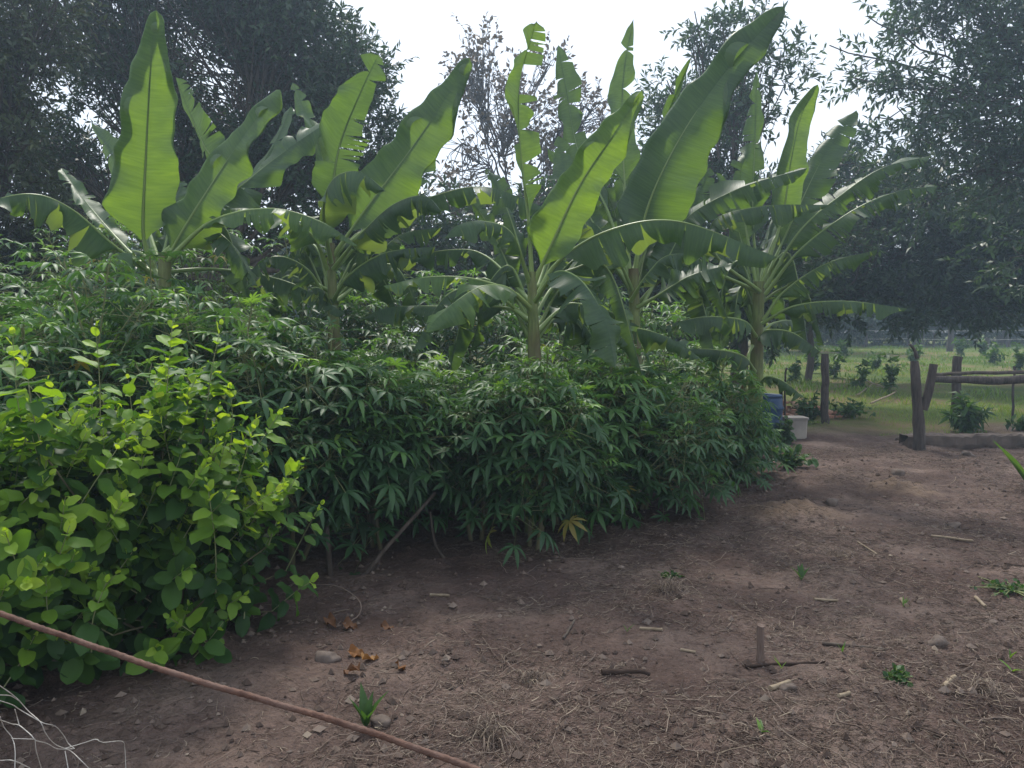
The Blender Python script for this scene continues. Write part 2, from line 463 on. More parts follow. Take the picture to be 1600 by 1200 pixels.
# ------------------------------------------------------------------ cassava
def cassava(px, d, h, r, label, group=None, nshoots=26, lsize=.155, hi=True, low=.14, tone0=.0, rs=None):
    rs = np.random.RandomState(int(px * 3 + d * 100) % 99991)
    lsize *= rs.uniform(.72, .98); nshoots = int(nshoots * 1.25); low = low + rs.uniform(0, .12); dk = rs.uniform(.05, .5); tone0 += rs.uniform(-.06, .10)
    base = P(px, 600, d); base = A([base[0], d, 0.0]); base[2] = h1(base[0], base[1]) - .02
    t = thing('cassava_plant', base, label, 'plant', group)
    st = MB(); fol = MB(); pet = MB()
    nstem = 3
    stems = []
    for k in range(nstem):
        a = rs.rand() * 6.28; top = base + A([math.cos(a) * r * .35, math.sin(a) * r * .35, h * .62])
        pts = spline([base + A([math.cos(a) * .05, math.sin(a) * .05, 0]), base + (top - base) * .5 + rs.normal(size=3) * .06, top], 8)
        st.tube(pts, np.linspace(.02, .011, 8), 6, tone=.15); stems.append(pts)
    cz = base[2] + low * h + (1 - low) * h * .45
    rz = (1 - low) * h * .5
    u = rdir(nshoots * 3, rs); u = u[u[:, 2] > -.75][:nshoots]
    rad = rs.uniform(.65, 1.1, (len(u), 1))
    tips = A([base[0], base[1], cz]) + u * A([r, r, rz]) * rad
    tips[:, 2] = np.minimum(tips[:, 2], base[2] + h - .02) + rs.normal(size=len(u)) * .06
    axis = unit(u * .7 + A([0, 0, .8]) + rs.normal(size=(len(u), 3)) * .25)
    for i in range(len(u)):
        sp = stems[rs.randint(nstem)]; s0 = sp[rs.randint(3, 8)]
        mid = (s0 + tips[i]) / 2 + A([0, 0, -.05])
        st.tube(spline([s0, mid, tips[i]], 5), np.linspace(.010, .005, 5), 4, tone=.5, cap=False)
        nl = rs.randint(12, 19)
        k = np.arange(nl); age = k / nl           # 0 young at tip
        az = k * 2.4 + rs.rand() * 6; el = np.radians(75 - 95 * age + rs.normal(size=nl) * 8)
        ax = axis[i]; a1 = perp(ax[None])[0]; a2 = np.cross(ax, a1)
        hz = a1[None] * np.cos(az)[:, None] + a2[None] * np.sin(az)[:, None]
        pd = unit(hz * np.cos(el)[:, None] + ax[None] * np.sin(el)[:, None])
        pl = (.05 + .20 * np.minimum(1, age * 1.6)) * rs.uniform(.8, 1.2, nl)
        o0 = tips[i] - ax[None] * (age * .22)[:, None]
        p1 = o0 + pd * pl[:, None] - A([0, 0, 1]) * (pl ** 2 * .8)[:, None]
        pet.sticks(o0, p1, .0028, .0018, tone=rs.uniform(.3, 1, nl))
        L = lsize * (.35 + .75 * np.minimum(1, age * 2.2)) * rs.uniform(.85, 1.15, nl)
        nr = unit(A([0, 0, 1]) + pd * (.35 + .3 * rs.rand(nl)[:, None]) + rs.normal(size=(nl, 3)) * .22)
        dr = unit(pd * A([1, 1, .3]) + rs.normal(size=(nl, 3)) * .15 + A([0, 0, -dk]) * age[:, None])
        Mx = frames(dr, nr) * L[:, None, None]
        tone = np.clip(.42 + tone0 - age * .22 + rs.normal(size=nl) * .10 + (age < .28) * .30 * rs.rand() + .12 * max(0, u[i, 2]), 0, .93)
        tone[(rs.rand(nl) < .025) & (age > .75)] = 1.0
        pool = CAS if hi else CASLO
        kind = rs.randint(0, len(pool), nl)
        for q in range(len(pool)):
            s_ = kind == q
            if s_.any(): fol.stamp(pool[q][0], pool[q][1], Mx[s_], p1[s_], tone[s_])
    st.build('stem', M_CST, t); pet.build('petioles', M_CST, t); fol.build('foliage', M_CAS, t)
    return t


GC = 'cassava plants of the hedge'
CASSAVA = [
    (1148, 8.7, .85, .36, 'lowest cassava, spilling over the soil at the right end of the hedge', 26),
    (835, 5.75, 1.48, .5, 'cassava bush in front of the slim middle banana stem, under its drooping leaf', 30),
    (950, 7.1, 1.62, .55, 'cassava bush in front of the stem of the clump with the huge dark leaf', 30),
    (235, 5.9, 2.15, .5, 'cassava bush at the foot of the leftmost banana clump', 26),
    # px, depth, h, r, label
    (590, 5.75, 1.58, .62, 'leafy cassava bush right of the light green shrub, bare slanting stem below it', 40),
    (745, 6.0, 1.50, .72, 'wide cassava bush at the middle of the hedge, left of the slim banana stem', 46),
    (880, 6.5, 1.48, .70, 'cassava bush leaning over the bare soil just right of the hedge middle', 42),
    (1005, 7.0, 1.25, .78, 'low cassava bush with drooping light green leaf tips over the soil', 36),
    (1085, 8.3, 1.50, .72, 'cassava bush beside the rightmost banana stem', 38),
    (1010, 8.6, 1.62, .75, 'dull cassava bush just behind the low drooping one', 32),
    (455, 5.3, 1.75, .66, 'cassava bush directly behind the right shoulder of the light green shrub', 44),
    (330, 5.3, 2.0, .72, 'tall cassava bush behind the crown of the light green shrub', 46),
    (90, 4.9, 2.12, .75, 'tall dark cassava with broad drooping lobed leaves behind the left of the shrub', 46),
    (-70, 4.7, 2.25, .75, 'cassava cut by the left edge of the picture, tallest of the front ones', 36),
    (200, 6.1, 2.2, .7, 'cassava in front of the tallest upright banana leaf', 36),
    (690, 7.2, 1.5, .6, 'pale tipped cassava between the two middle banana clumps', 34),
    (540, 7.0, 1.6, .6, 'cassava around the foot of the thin second banana stem', 34),
    (400, 7.0, 1.95, .7, 'cassava standing deep between the first and second banana clumps', 34),
]
for px, d, h, r, lab, ns in CASSAVA:
    cassava(px, d, h, r, lab, GC, ns)
BLAB = {170 + 640: 'low cassava in the shade between second clump and slim middle banana stem', 160 + 780: 'low cassava in the shade just behind the slim middle banana stem', 160 + 900: 'low cassava in the shade between slim stem and huge leaf clump',
        310 + 150: 'tall cassava whose fresh tips show left of the tallest upright banana leaf', 290 + 330: 'tall cassava behind the two brightest leaves of the left clump', 260 + 20: 'tall cassava behind the arching left edge banana leaf', 280 + 480: 'tall dark cassava right behind the thin second banana stem',
        270 + 600: 'dark cassava behind the long horizontal leaf of the second clump', 260 + 740: 'dark cassava behind the rounded drooping middle banana leaf', 250 + 880: 'dark cassava behind the bright upright middle leaf base', 230 + 1000: 'dark cassava behind the clump with the huge dark leaf', 250 - 120: 'dark cassava off the left edge behind the first row'}
for px, d, h, r in ((640, 8.2, 1.7, .8), (780, 8.4, 1.6, .8), (900, 9.0, 1.6, .8), (150, 8.0, 3.1, .8), (330, 8.3, 2.9, .8), (20, 7.0, 2.6, .8), (480, 9, 2.8, .9), (600, 9.5, 2.7, .9), (740, 9.5, 2.6, .9), (880, 10, 2.5, .9), (1000, 10.5, 2.3, .9), (-120, 6.5, 2.5, .8)):
    cassava(px, d, h, r, BLAB[round(h * 100) + px], 'cassava behind the bananas', 34, .17, False)


# ------------------------------------------------------------------ light green shrub
def shrub(cx, cy, r, h, nsh, label, group, seed, extra=()):
    rs = np.random.RandomState(seed)
    base = A([cx, cy, h1(cx, cy) - .02])
    t = thing('leafy_shrub', base, label, 'shrub', group)
    st = MB(); fol = MB()
    u = rdir(nsh * 3, rs); u = u[u[:, 2] > -.72][:nsh]
    bump = .82 + .30 * noise3(u[:, 0] * 2.2 + seed, u[:, 1] * 2.2 + 5, u[:, 2] * 2.2 + 3)[:, None]
    tips = A([cx, cy, base[2] + h * .52]) + u * A([r, r, h * .48]) * bump * rs.uniform(.60, 1.16, (len(u), 1))
    tips[:, 2] = np.maximum(tips[:, 2], base[2] + .12)
    dirs = unit(u * A([.75, .75, .35]) + A([0, 0, .75]) + rs.normal(size=(len(u), 3)) * .22)
    for e in extra:
        tips = np.vstack([tips, e[0]]); dirs = np.vstack([dirs, unit(e[1])])
    for i in range(len(tips)):
        L = rs.uniform(.30, .56)
        tip = tips[i]; d0 = dirs[i]; s0 = tip - d0 * L + A([0, 0, -.04])
        root = base + A([rs.normal() * .08, rs.normal() * .08, .02])
        if i % 3 == 0 or i >= len(tips) - len(extra):
            st.tube(spline([root, (root + s0) / 2 + A([0, 0, .05]), s0], 6), np.linspace(.009, .004, 6), 4, tone=.15, cap=False)
        pts = spline([s0, (s0 + tip) / 2 + rs.normal(size=3) * .015, tip], 9)
        st.tube(pts, np.linspace(.0035, .0015, 9), 4, tone=.8, cap=False)
        nn = int(L / .045) + 1
        for k in range(nn + 1):
            f = k / nn                              # 0 tip .. 1 bottom
            idx = (1 - f) * 8; p = pts[int(idx)] * (1 - idx % 1) + pts[min(8, int(idx) + 1)] * (idx % 1)
            a1 = perp(d0[None])[0]; a2 = np.cross(d0, a1); az = (k % 2) * math.pi / 2 + i
            if k > 3 and rs.rand() < .10: continue
            for sgn in (1, -1):
                hz = (a1 * math.cos(az) + a2 * math.sin(az)) * sgn
                el = math.radians(78 - 75 * min(1, f * 2.2) + rs.normal() * 14)
                dr = unit(hz * math.cos(el) + d0 * math.sin(el) + A([0, 0, -.25]) * f)
                nr = unit(d0 * math.cos(el) - hz * math.sin(el) + A([0, 0, .25]) + rs.normal(size=3) * .22)
                S = (.028 + .078 * min(1, f * 3.2)) * rs.uniform(.62, 1.28)
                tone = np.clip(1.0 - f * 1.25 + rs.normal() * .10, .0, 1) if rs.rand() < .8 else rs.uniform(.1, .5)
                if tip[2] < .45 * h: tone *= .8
                q = OVATE[rs.randint(4)]
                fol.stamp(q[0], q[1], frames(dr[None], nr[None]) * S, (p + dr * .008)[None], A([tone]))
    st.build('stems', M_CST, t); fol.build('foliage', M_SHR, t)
    return t


ex = [(P(492, 905, 4.1), A([.8, -.2, .5])), (P(500, 790, 4.3), A([.5, -.2, .8])), (P(380, 930, 3.75), A([.7, -.4, .3])),
      (P(245, 1010, 3.35), A([.5, -.7, .3])), (P(100, 1000, 3.2), A([0, -.8, .4])), (P(40, 560, 3.3), A([-.1, -.1, 1])), (P(440, 640, 4.1), A([.6, 0, .8])), (P(470, 720, 4.2), A([.6, -.1, .6])), (P(20, 525, 3.5), A([-.1, 0, 1])), (P(150, 512, 3.6), A([0, 0, 1])), (P(270, 500, 3.7), A([.1, 0, 1])), (P(345, 510, 3.9), A([.2, 0, 1]))]
shrub(-1.86, 3.95, .64, 1.46, 200, 'bright light green shrub with oval leaves in the front, rightmost of the two', 'light green shrubs', 3, ex)
shrub(-2.42, 3.45, .72, 1.46, 200, 'light green oval leaved shrub cut off by the left edge of the picture', 'light green shrubs', 4)


# ------------------------------------------------------------------ bananas
def leaf(parent, pts, hw, nh=(0, -1, 0), aL=(0, 0), aR=(0, 0), tears=(0, 0), tone=.5, start=.12, ruf=.04, seed=0, tipk=1.0, gap=.25, rib=.014, mat=None, lean=.18, drop=(), roll=None, fold=None, wk=(1, 1)):
    """pts: pixel/depth control points from the stem outwards; hw half width in metres; a*: (angle at midrib, angle at edge) away from the normal"""
    rs = np.random.RandomState(seed * 7 + 11)
    if fold: roll = (15, 0)
    if nh[2] >= .5: tears = (tears[0] + (4 if hw > .25 else 8), tears[1] + (5 if hw > .25 else 9))
    elif not fold: tears = (tears[0] + 2, tears[1] + 3)
    if roll is None: roll = (85, 5) if (nh[2] < .5 and hw > .19 and sum(tears) < 3) else ((40, -30) if nh[2] < .5 else (0, 0))
    K = 64
    c = spline([P(*p) for p in pts], K)
    T = unit(np.gradient(c, axis=0)); nh = A(nh, float)
    S = unit(np.cross(T, np.broadcast_to(nh, T.shape))); Nn = np.cross(S, T)
    Nn = unit(Nn); L = np.linalg.norm(np.diff(c, axis=0), axis=1).sum()
    def ev(a, t):
        x = np.clip(t, 0, 1) * (K - 1); i = np.minimum(x.astype(int), K - 2); f = (x - i)[..., None]
        return a[i] * (1 - f) + a[i + 1] * f
    def width(t):
        b = (t - start) / (1 - start)
        return hw * np.clip(ss(-.03, .13, b), .0, 1) * np.clip((1 - b ** (5.0 * tipk)), 0, 1) ** .62 * (1.0 - .20 * np.clip(b, 0, 1))
    mb = MB()
    ph = rs.rand() * 6
    for side, ang, nt in ((-1, aL, tears[0]), (1, aR, tears[1])):
        cuts = [start] + sorted(rs.uniform(start + .12, .97, nt).tolist()) + [1.0]
        for a, b in zip(cuts[:-1], cuts[1:]):
            if b - a < .008: continue
            m = max(2, int((b - a) * 56)); ns = 14 if fold else 6
            if drop and any(side == dd[0] and dd[1] <= (a + b) / 2 <= dd[2] for dd in drop): continue
            t = np.linspace(a, b, m + 1)[:, None]; s = (np.arange(ns + 1) / ns)[None, :]
            mid = (a + b) / 2
            g = gap * (nt > 0)
            mid = mid + (rs.rand() - .5) * (b - a) * .5; g = g * rs.choice([.15, .4, 1.0, 1.6]) if nt > 5 else g
            tt = mid + (t - mid) * (1 - g * s ** 1.6 * rs.uniform(.6, 1.6)) if nt else t + 0 * s
            xa = rs.normal() * (.5 if nt > 8 else .3 if nt > 2 else .1) * (nt > 0)
            cutw = 1 - (.35 * rs.rand() ** 2 if nt > 2 else 0)
            wd = width(np.clip(t, 0, 1)) * cutw * wk[0 if side < 0 else 1] * (1 + .03 * np.sin(t * 60 + ph * 3)) * (1 + .05 * np.sin(t * 23 + ph))
            nseg = 1 / ns
            th = np.radians(ang[0]) + (np.radians(ang[1]) - np.radians(ang[0]) + xa) * s ** 1.1
            th = th + np.radians(roll[0] if side < 0 else roll[1]) * ss(.08, .75, t) * s ** .7 * 1.5
            th = th + .18 * np.sin(t * 5 + ph + side)
            if fold:
                f0, f1 = fold[0 if side < 0 else 1]
                scr = f0 + (f1 - f0) * np.clip((t - .2) / .7, 0, 1) + .04 * np.sin(t * 15 + ph) + .03 * np.sin(t * 33)
                th = th + np.radians(163) * ss(-.09, .09, s - scr)
            # integrate the cross section
            dx = np.cos(th) * nseg; dz = -np.sin(th) * nseg
            cx_ = np.cumsum(dx, axis=1) - dx[:, :1]; cz_ = np.cumsum(dz, axis=1) - dz[:, :1]
            base = ev(c, tt); sv = ev(S, tt); nv = ev(Nn, tt); tv = ev(T, tt)
            r = 2.0 * ruf * s ** 1.5 * (np.sin(t * 19 + ph + side) + .6 * np.sin(t * 41 + ph * 2) + .5 * np.sin(t * 9 + ph * 4))
            v = base + sv * (side * wd * cx_)[..., None] + nv * (wd * cz_ + r * np.minimum(1, wd / (hw + 1e-6)))[..., None] + tv * (lean * wd * s)[..., None]
            idx = np.arange((m + 1) * (ns + 1)).reshape(m + 1, ns + 1)
            f = np.stack([idx[:-1, :-1], idx[:-1, 1:], idx[1:, 1:], idx[1:, :-1]], -1).reshape(-1, 4)
            if side < 0: f = f[:, ::-1]
            uv = np.stack([(t * L + 0 * s) - side * 0 + seed, side * s + 0 * t], -1).reshape(-1, 2)
            mb.add(v.reshape(-1, 3), f, tone, uv)
    o = mb.build('leaf', mat or M_BAN, parent)
    rb = MB(); tt = np.linspace(0, .97, 40)
    cc = ev(c, tt) - ev(Nn, tt) * .006
    rb.tube(cc, np.interp(tt, [0, start, .5, 1], [rib * 1.7, rib * 1.1, rib * .6, rib * .2]), 6, tone=.2 + .6 * tone)
    r = rb.build('midrib', M_RIB, None)
    me = r.data; pl = parent.location
    co = np.empty(len(me.vertices) * 3, np.float32); me.vertices.foreach_get('co', co); co = co.reshape(-1, 3) - A(pl); me.vertices.foreach_set('co', co.ravel().astype(np.float32)); me.update()
    r.parent = o
    return o


def stem(parent, pts, r0, r1, name='pseudostem', mat=None):
    mb = MB(); c = spline([P(*p) if len(p) == 3 else p for p in pts], 24)
    mb.tube(c, np.linspace(r0, r1, 24), 12, tone=0, lump=.06)
    mb.build(name, mat or M_STEM, parent)


def banana(px, d, top, label, r0=.08, r1=.05, name='banana_plant', lean=0):
    g = P(px, 600, d); g[2] = h1(g[0], g[1]) - .03
    t = thing(name, g, label, 'banana plant', 'banana clumps')
    tp = P(px + lean, top, d)
    mb = MB(); c = spline([g, (g + tp) / 2 + A([.02, 0, 0]), tp], 24)
    mb.tube(c, np.linspace(r0, r1, 24), 14, lump=.05)
    # loose outer sheaths
    for k in range(3):
        a = k * 2.1 + px; off = A([math.cos(a), math.sin(a), 0]) * r0 * .45
        z0 = .2 + .2 * k
        cc = c[int(24 * z0):] + off * np.linspace(1, .3, 24 - int(24 * z0))[:, None]
        mb.tube(cc, np.linspace(r0 * .75, r1 * .55, len(cc)), 8, lump=.06)
    mb.build('pseudostem', M_STEM, t)
    return t


U = (0, 0, 1); C_ = (0, -1, 0)
# clump 1 (left)
b = banana(245, 6.4, 395, 'banana clump at the left with the tallest smooth upright leaf', .07, .05, lean=12)
leaf(b, [(240, 420, 6.4), (224, 365, 6.3), (228, 240, 6.1), (235, 110, 5.9), (244, 16, 5.8)], .19, (.25, -1, .1), (-8, -20), (-12, 20), (0, 0), .62, .13, .025, 1, 1.5, fold=((.95, .52), (1.3, .66)), wk=(1.65, 1.35))
leaf(b, [(250, 425, 6.4), (285, 360, 6.3), (335, 280, 6.2), (390, 200, 6.1), (438, 140, 6.05)], .175, (-.2, -1, .35), (-10, -20), (-5, 20), (0, 0), .65, .13, .025, 2, 1.5, fold=((.75, .50), (1.3, .75)), wk=(1.8, 1.35))
leaf(b, [(235, 425, 6.4), (180, 385, 6.1), (110, 325, 5.8), (40, 302, 5.5), (-70, 330, 5.2)], .24, (0, -.25, 1), (40, 85), (40, 80), (1, 1), .35, .2, .035, 3)
leaf(b, [(235, 425, 6.5), (185, 375, 6.7), (130, 310, 7.0), (95, 262, 7.2)], .13, (.6, -1, .3), (-60, -50), (10, 30), (0, 1), .55, .2, .02, 4)
leaf(b, [(245, 400, 6.7), (215, 310, 7.1), (175, 235, 7.4), (142, 190, 7.6)], .17, (.5, -1, .3), (0, 20), (0, 30), (1, 0), .5, .2, .02, 5)
leaf(b, [(262, 400, 6.7), (345, 290, 7.0), (318, 225, 7.1), (290, 160, 7.2), (274, 120, 7.2)], .20, (-.3, -1, .3), (10, 30), (10, 30), (2, 7), .4, .3, .03, 6)
leaf(b, [(250, 400, 6.7), (330, 330, 7.0), (420, 255, 7.2), (490, 205, 7.3), (537, 178, 7.3)], .28, (.1, -.7, .7), (10, 50), (10, 55), (1, 0), .42, .2, .03, 7)
leaf(b, [(262, 400, 6.8), (360, 320, 7.4), (425, 230, 7.8), (455, 165, 8.0)], .24, (-.2, -1, .3), (10, 20), (10, 30), (1, 2), .35, .25, .03, 8)
leaf(b, [(262, 405, 6.3), (330, 345, 6.2), (420, 325, 6.1), (500, 345, 6.0), (560, 385, 5.9)], .17, (0, -.3, 1), (30, 75), (35, 80), (2, 3), .7, .2, .025, 9)
leaf(b, [(235, 425, 6.3), (205, 405, 6.0), (190, 395, 5.7), (170, 420, 5.5)], .13, (0, -.4, 1), (30, 60), (30, 60), (1, 1), .6, .2, .02, 10)
leaf(b, [(250, 425, 6.6), (340, 420, 6.8), (450, 440, 6.6), (540, 490, 6.4)], .17, (0, -.4, 1), (30, 70), (30, 75), (3, 4), .28, .25, .03, 11)
# clump 2
b = banana(517, 6.9, 380, 'banana clump left of the picture middle with a thin green stem and torn scalloped leaf', .06, .035)
leaf(b, [(516, 400, 6.9), (516, 330, 6.9), (530, 230, 6.85), (565, 140, 6.8), (592, 84, 6.8)], .24, (.45, -1, .1), (-30, -70), (5, 45), (0, 9), .42, .2, .02, 12, 1.2, .3)
leaf(b, [(520, 400, 6.9), (580, 315, 6.8), (640, 235, 6.7), (695, 155, 6.6), (733, 90, 6.5)], .21, (-.15, -1, .35), (-12, -20), (-5, 20), (0, 0), .6, .14, .025, 13, 1.5, fold=((.78, .50), (1.3, .66)), wk=(1.8, 1.4))
leaf(b, [(520, 400, 7.1), (600, 330, 7.4), (650, 260, 7.6), (678, 200, 7.7)], .24, (-.3, -1, .2), (0, 20), (0, 30), (0, 1), .5, .2, .02, 14)
leaf(b, [(516, 400, 7.0), (512, 320, 7.2), (500, 230, 7.5), (470, 160, 7.7), (456, 128, 7.8)], .12, (.7, -1, .1), (-40, -40), (0, 20), (1, 0), .6, .3, .02, 15)
leaf(b, [(517, 410, 6.8), (505, 330, 6.4), (520, 280, 6.1), (560, 268, 5.9), (605, 300, 5.8)], .26, (0, -.6, 1), (25, 80), (30, 85), (3, 3), .45, .2, .03, 16, gap=.2)
leaf(b, [(520, 420, 6.8), (560, 370, 6.6), (610, 322, 6.4), (660, 305, 6.2), (690, 330, 6.1)], .24, (0, -.5, 1), (35, 85), (35, 85), (5, 5), .22, .2, .03, 17)
leaf(b, [(522, 420, 6.9), (600, 340, 7.0), (680, 305, 7.0), (760, 292, 7.0), (860, 328, 6.9)], .20, (0, -.4, 1), (30, 70), (35, 80), (2, 3), .35, .25, .03, 18)
leaf(b, [(512, 420, 6.8), (490, 370, 6.6), (440, 335, 6.4), (370, 325, 6.3), (325, 340, 6.2)], .2, (0, -.4, 1), (25, 70), (25, 70), (2, 3), .6, .2, .03, 19)
leaf(b, [(520, 470, 6.8), (545, 430, 6.5), (600, 395, 6.3), (680, 385, 6.2)], .2, (0, -.4, 1), (35, 85), (35, 85), (5, 6), .2, .2, .03, 20)
leaf(b, [(512, 470, 6.8), (480, 420, 6.6), (430, 400, 6.4), (380, 430, 6.3)], .17, (0, -.4, 1), (35, 85), (35, 85), (5, 6), .15, .2, .03, 21)
leaf(b, [(517, 480, 6.8), (500, 450, 6.4), (470, 455, 6.2), (540, 500, 6.0)][:3], .12, (0, -.4, 1), (35, 80), (35, 80), (5, 6), .1, .2, .03, 22)
leaf(b, [(525, 470, 6.8), (560, 440, 7.0), (620, 370, 7.2), (690, 355, 7.3)], .18, (0, -.4, 1), (30, 80), (30, 80), (6, 8), .4, .2, .03, 23)
# clump 3 (centre)
b = banana(831, 6.2, 425, 'banana plant at the middle with a tall straight torn leaf above its slim stem', .060, .036)
leaf(b, [(832, 440, 6.2), (826, 340, 6.15), (813, 230, 6.1), (812, 130, 6.05), (838, 32, 6.0)], .20, (.55, -1, 0), (-75, -80), (0, 30), (0, 13), .58, .24, .015, 24, 2.2, .35, drop=((1, .74, .84),))
leaf(b, [(835, 440, 6.2), (860, 385, 6.1), (905, 290, 5.95), (955, 215, 5.8), (1003, 142, 5.7)], .145, (-.1, -1, .3), (-15, -30), (-5, 15), (0, 0), .78, .10, .025, 25, 1.6, fold=((.95, .55), (1.4, .8)), wk=(1.7, 1.3))
leaf(b, [(828, 440, 6.2), (800, 365, 5.9), (755, 345, 5.7), (715, 352, 5.5), (695, 372, 5.45)], .18, (0, -.6, 1), (20, 80), (20, 80), (0, 0), .3, .2, .02, 26)
leaf(b, [(828, 480, 6.2), (800, 455, 6.1), (740, 435, 6.0), (670, 432, 5.9), (598, 447, 5.8)], .15, (0, -.4, 1), (25, 60), (25, 70), (2, 2), .75, .2, .03, 27)
leaf(b, [(828, 480, 6.1), (790, 448, 5.8), (745, 450, 5.6), (690, 490, 5.4), (665, 520, 5.35)], .26, (0, -.6, 1), (10, 60), (10, 65), (6, 6), .7, .2, .03, 28, gap=.15)
leaf(b, [(836, 470, 6.1), (870, 425, 5.8), (910, 440, 5.55), (945, 500, 5.4), (962, 575, 5.35)], .25, (.3, -.6, .8), (10, 40), (10, 45), (4, 4), .35, .2, .035, 29, gap=.18)
leaf(b, [(835, 470, 6.3), (870, 410, 6.4), (950, 360, 6.2), (1060, 345, 6.0), (1215, 402, 5.8)], .28, (0, -.4, 1), (40, 85), (40, 88), (2, 2), .38, .2, .035, 30, 2.5)
leaf(b, [(828, 500, 6.3), (790, 480, 6.5), (700, 478, 6.6), (610, 480, 6.7), (560, 500, 6.7)], .17, (0, -.4, 1), (30, 85), (30, 85), (8, 8), .28, .2, .03, 31)
leaf(b, [(828, 470, 6.4), (760, 400, 6.9), (700, 390, 7.1), (600, 410, 7.2)], .17, (0, -.4, 1), (30, 80), (30, 80), (4, 6), .2, .2, .03, 32)
leaf(b, [(836, 520, 6.2), (880, 480, 6.4), (930, 478, 6.5), (1000, 510, 6.5)], .16, (0, -.4, 1), (35, 80), (35, 85), (6, 7), .25, .2, .03, 33)
leaf(b, [(834, 470, 6.5), (870, 350, 7.2), (880, 270, 7.6), (872, 210, 7.8)], .17, (.3, -1, .1), (0, 20), (0, 20), (2, 2), .3, .2, .03, 34)
# clump 4
b = banana(990, 7.6, 420, 'banana clump right of the middle with the huge dark leaf reaching the sky', .075, .05)
leaf(b, [(990, 440, 7.6), (1010, 330, 7.5), (1060, 220, 7.3), (1135, 110, 7.1), (1226, 10, 6.9)], .27, (-.1, -1, .4), (-15, -20), (-5, 20), (0, 0), .45, .12, .03, 35, 1.7, fold=((.72, .48), (1.2, .52)), wk=(1.7, 1.5))
leaf(b, [(990, 440, 7.6), (1010, 320, 7.6), (1035, 200, 7.6), (1082, 85, 7.6)], .12, (.3, -1, 0), (-70, -80), (-60, -70), (0, 0), .55, .2, .01, 36)
leaf(b, [(985, 440, 7.7), (978, 330, 7.9), (972, 200, 8.1), (975, 110, 8.2), (990, 28, 8.3)], .18, (.2, -1, 0), (-20, -50), (0, 40), (0, 0), .5, .35, .02, 37, .45)
leaf(b, [(985, 440, 7.8), (950, 330, 8.2), (905, 240, 8.5), (885, 140, 8.7), (872, 70, 8.8)], .20, (.3, -1, .1), (10, 40), (-10, 30), (5, 6), .25, .3, .03, 38, 1.8, .4)
leaf(b, [(985, 450, 7.7), (950, 390, 8.0), (900, 300, 8.4), (855, 230, 8.6)], .22, (.2, -1, .2), (0, 20), (0, 20), (1, 2), .35, .25, .03, 39)
leaf(b, [(990, 450, 7.8), (995, 360, 8.2), (975, 280, 8.5), (960, 220, 8.6)], .24, (.1, -1, .2), (0, 20), (0, 20), (1, 2), .4, .25, .03, 40)
leaf(b, [(992, 460, 7.6), (960, 390, 7.3), (930, 350, 7.1), (900, 350, 6.9)], .2, (0, -.5, 1), (25, 70), (25, 75), (3, 3), .25, .25, .03, 41)
leaf(b, [(995, 480, 7.5), (1030, 460, 7.4), (1080, 430, 7.3), (1145, 412, 7.2)], .22, (0, -.7, .7), (5, 20), (10, 40), (8, 12), .35, .2, .03, 42)
leaf(b, [(985, 470, 7.5), (960, 400, 7.2), (990, 395, 7.0), (1060, 400, 6.9), (1120, 425, 6.8)][0:1] + [(1010, 430, 7.3), (1040, 400, 7.2), (1085, 395, 7.1)], .18, (0, -.4, 1), (35, 80), (35, 80), (8, 10), .3, .2, .03, 43)
leaf(b, [(995, 510, 7.5), (1020, 480, 7.3), (950, 500, 7.1)][0:1] + [(960, 510, 7.1), (1010, 515, 6.9), (1060, 535, 6.8), (1100, 565, 6.75)], .16, (0, -.5, 1), (25, 75), (25, 75), (4, 5), .4, .12, .03, 44)
leaf(b, [(990, 500, 7.6), (1030, 430, 7.9), (1080, 330, 8.1), (1110, 260, 8.2)], .22, (0, -1, .2), (0, 20), (0, 20), (2, 2), .3, .25, .03, 45)
leaf(b, [(985, 500, 7.6), (950, 460, 7.5), (900, 440, 7.3), (860, 450, 7.2)], .2, (0, -.5, 1), (25, 75), (25, 75), (5, 6), .2, .2, .03, 46)
# clump 5 (right)
b = banana(1172, 8.6, 440, 'rightmost banana clump, its brown and green stem bare above the cassava', .085, .06, lean=14)
g6 = b
leaf(b, [(1188, 450, 8.6), (1222, 340, 8.6), (1236, 250, 8.5), (1252, 180, 8.5), (1278, 132, 8.4)], .20, (.2, -1, 0), (-10, -40), (-5, 20), (0, 0), .68, .3, .015, 47, 1.3, fold=((.7, .5), (1.3, .9)), wk=(1.5, 1.1))
leaf(b, [(1190, 450, 8.7), (1245, 330, 8.9), (1290, 240, 9.0), (1338, 172, 9.1)], .27, (0, -1, .4), (0, 20), (0, 30), (1, 6), .28, .2, .025, 48)
leaf(b, [(1186, 450, 8.7), (1176, 330, 8.8), (1180, 210, 8.9), (1182, 110, 9.0)], .17, (.3, -1, 0), (-10, 10), (0, 20), (3, 3), .35, .2, .03, 49, .6, .3)
leaf(b, [(1183, 450, 8.6), (1165, 350, 8.8), (1160, 270, 9.0), (1190, 220, 9.1)], .24, (0, -1, 0), (0, 20), (0, 20), (2, 2), .4, .3, .03, 50)
leaf(b, [(1183, 455, 8.5), (1095, 345, 8.1), (1140, 305, 7.9), (1200, 275, 7.7), (1262, 264, 7.6)][0:1] + [(1075, 400, 8.2), (1070, 345, 8.0), (1150, 296, 7.8), (1262, 262, 7.6)], .24, (0, -.6, .8), (5, 30), (15, 60), (12, 24), .32, .35, .02, 51, gap=.15)
leaf(b, [(1188, 455, 8.5), (1120, 400, 8.0), (1115, 345, 7.8), (1190, 322, 7.6), (1295, 320, 7.5)], .22, (0, -.4, 1), (25, 70), (30, 85), (12, 22), .28, .35, .02, 52, gap=.15)
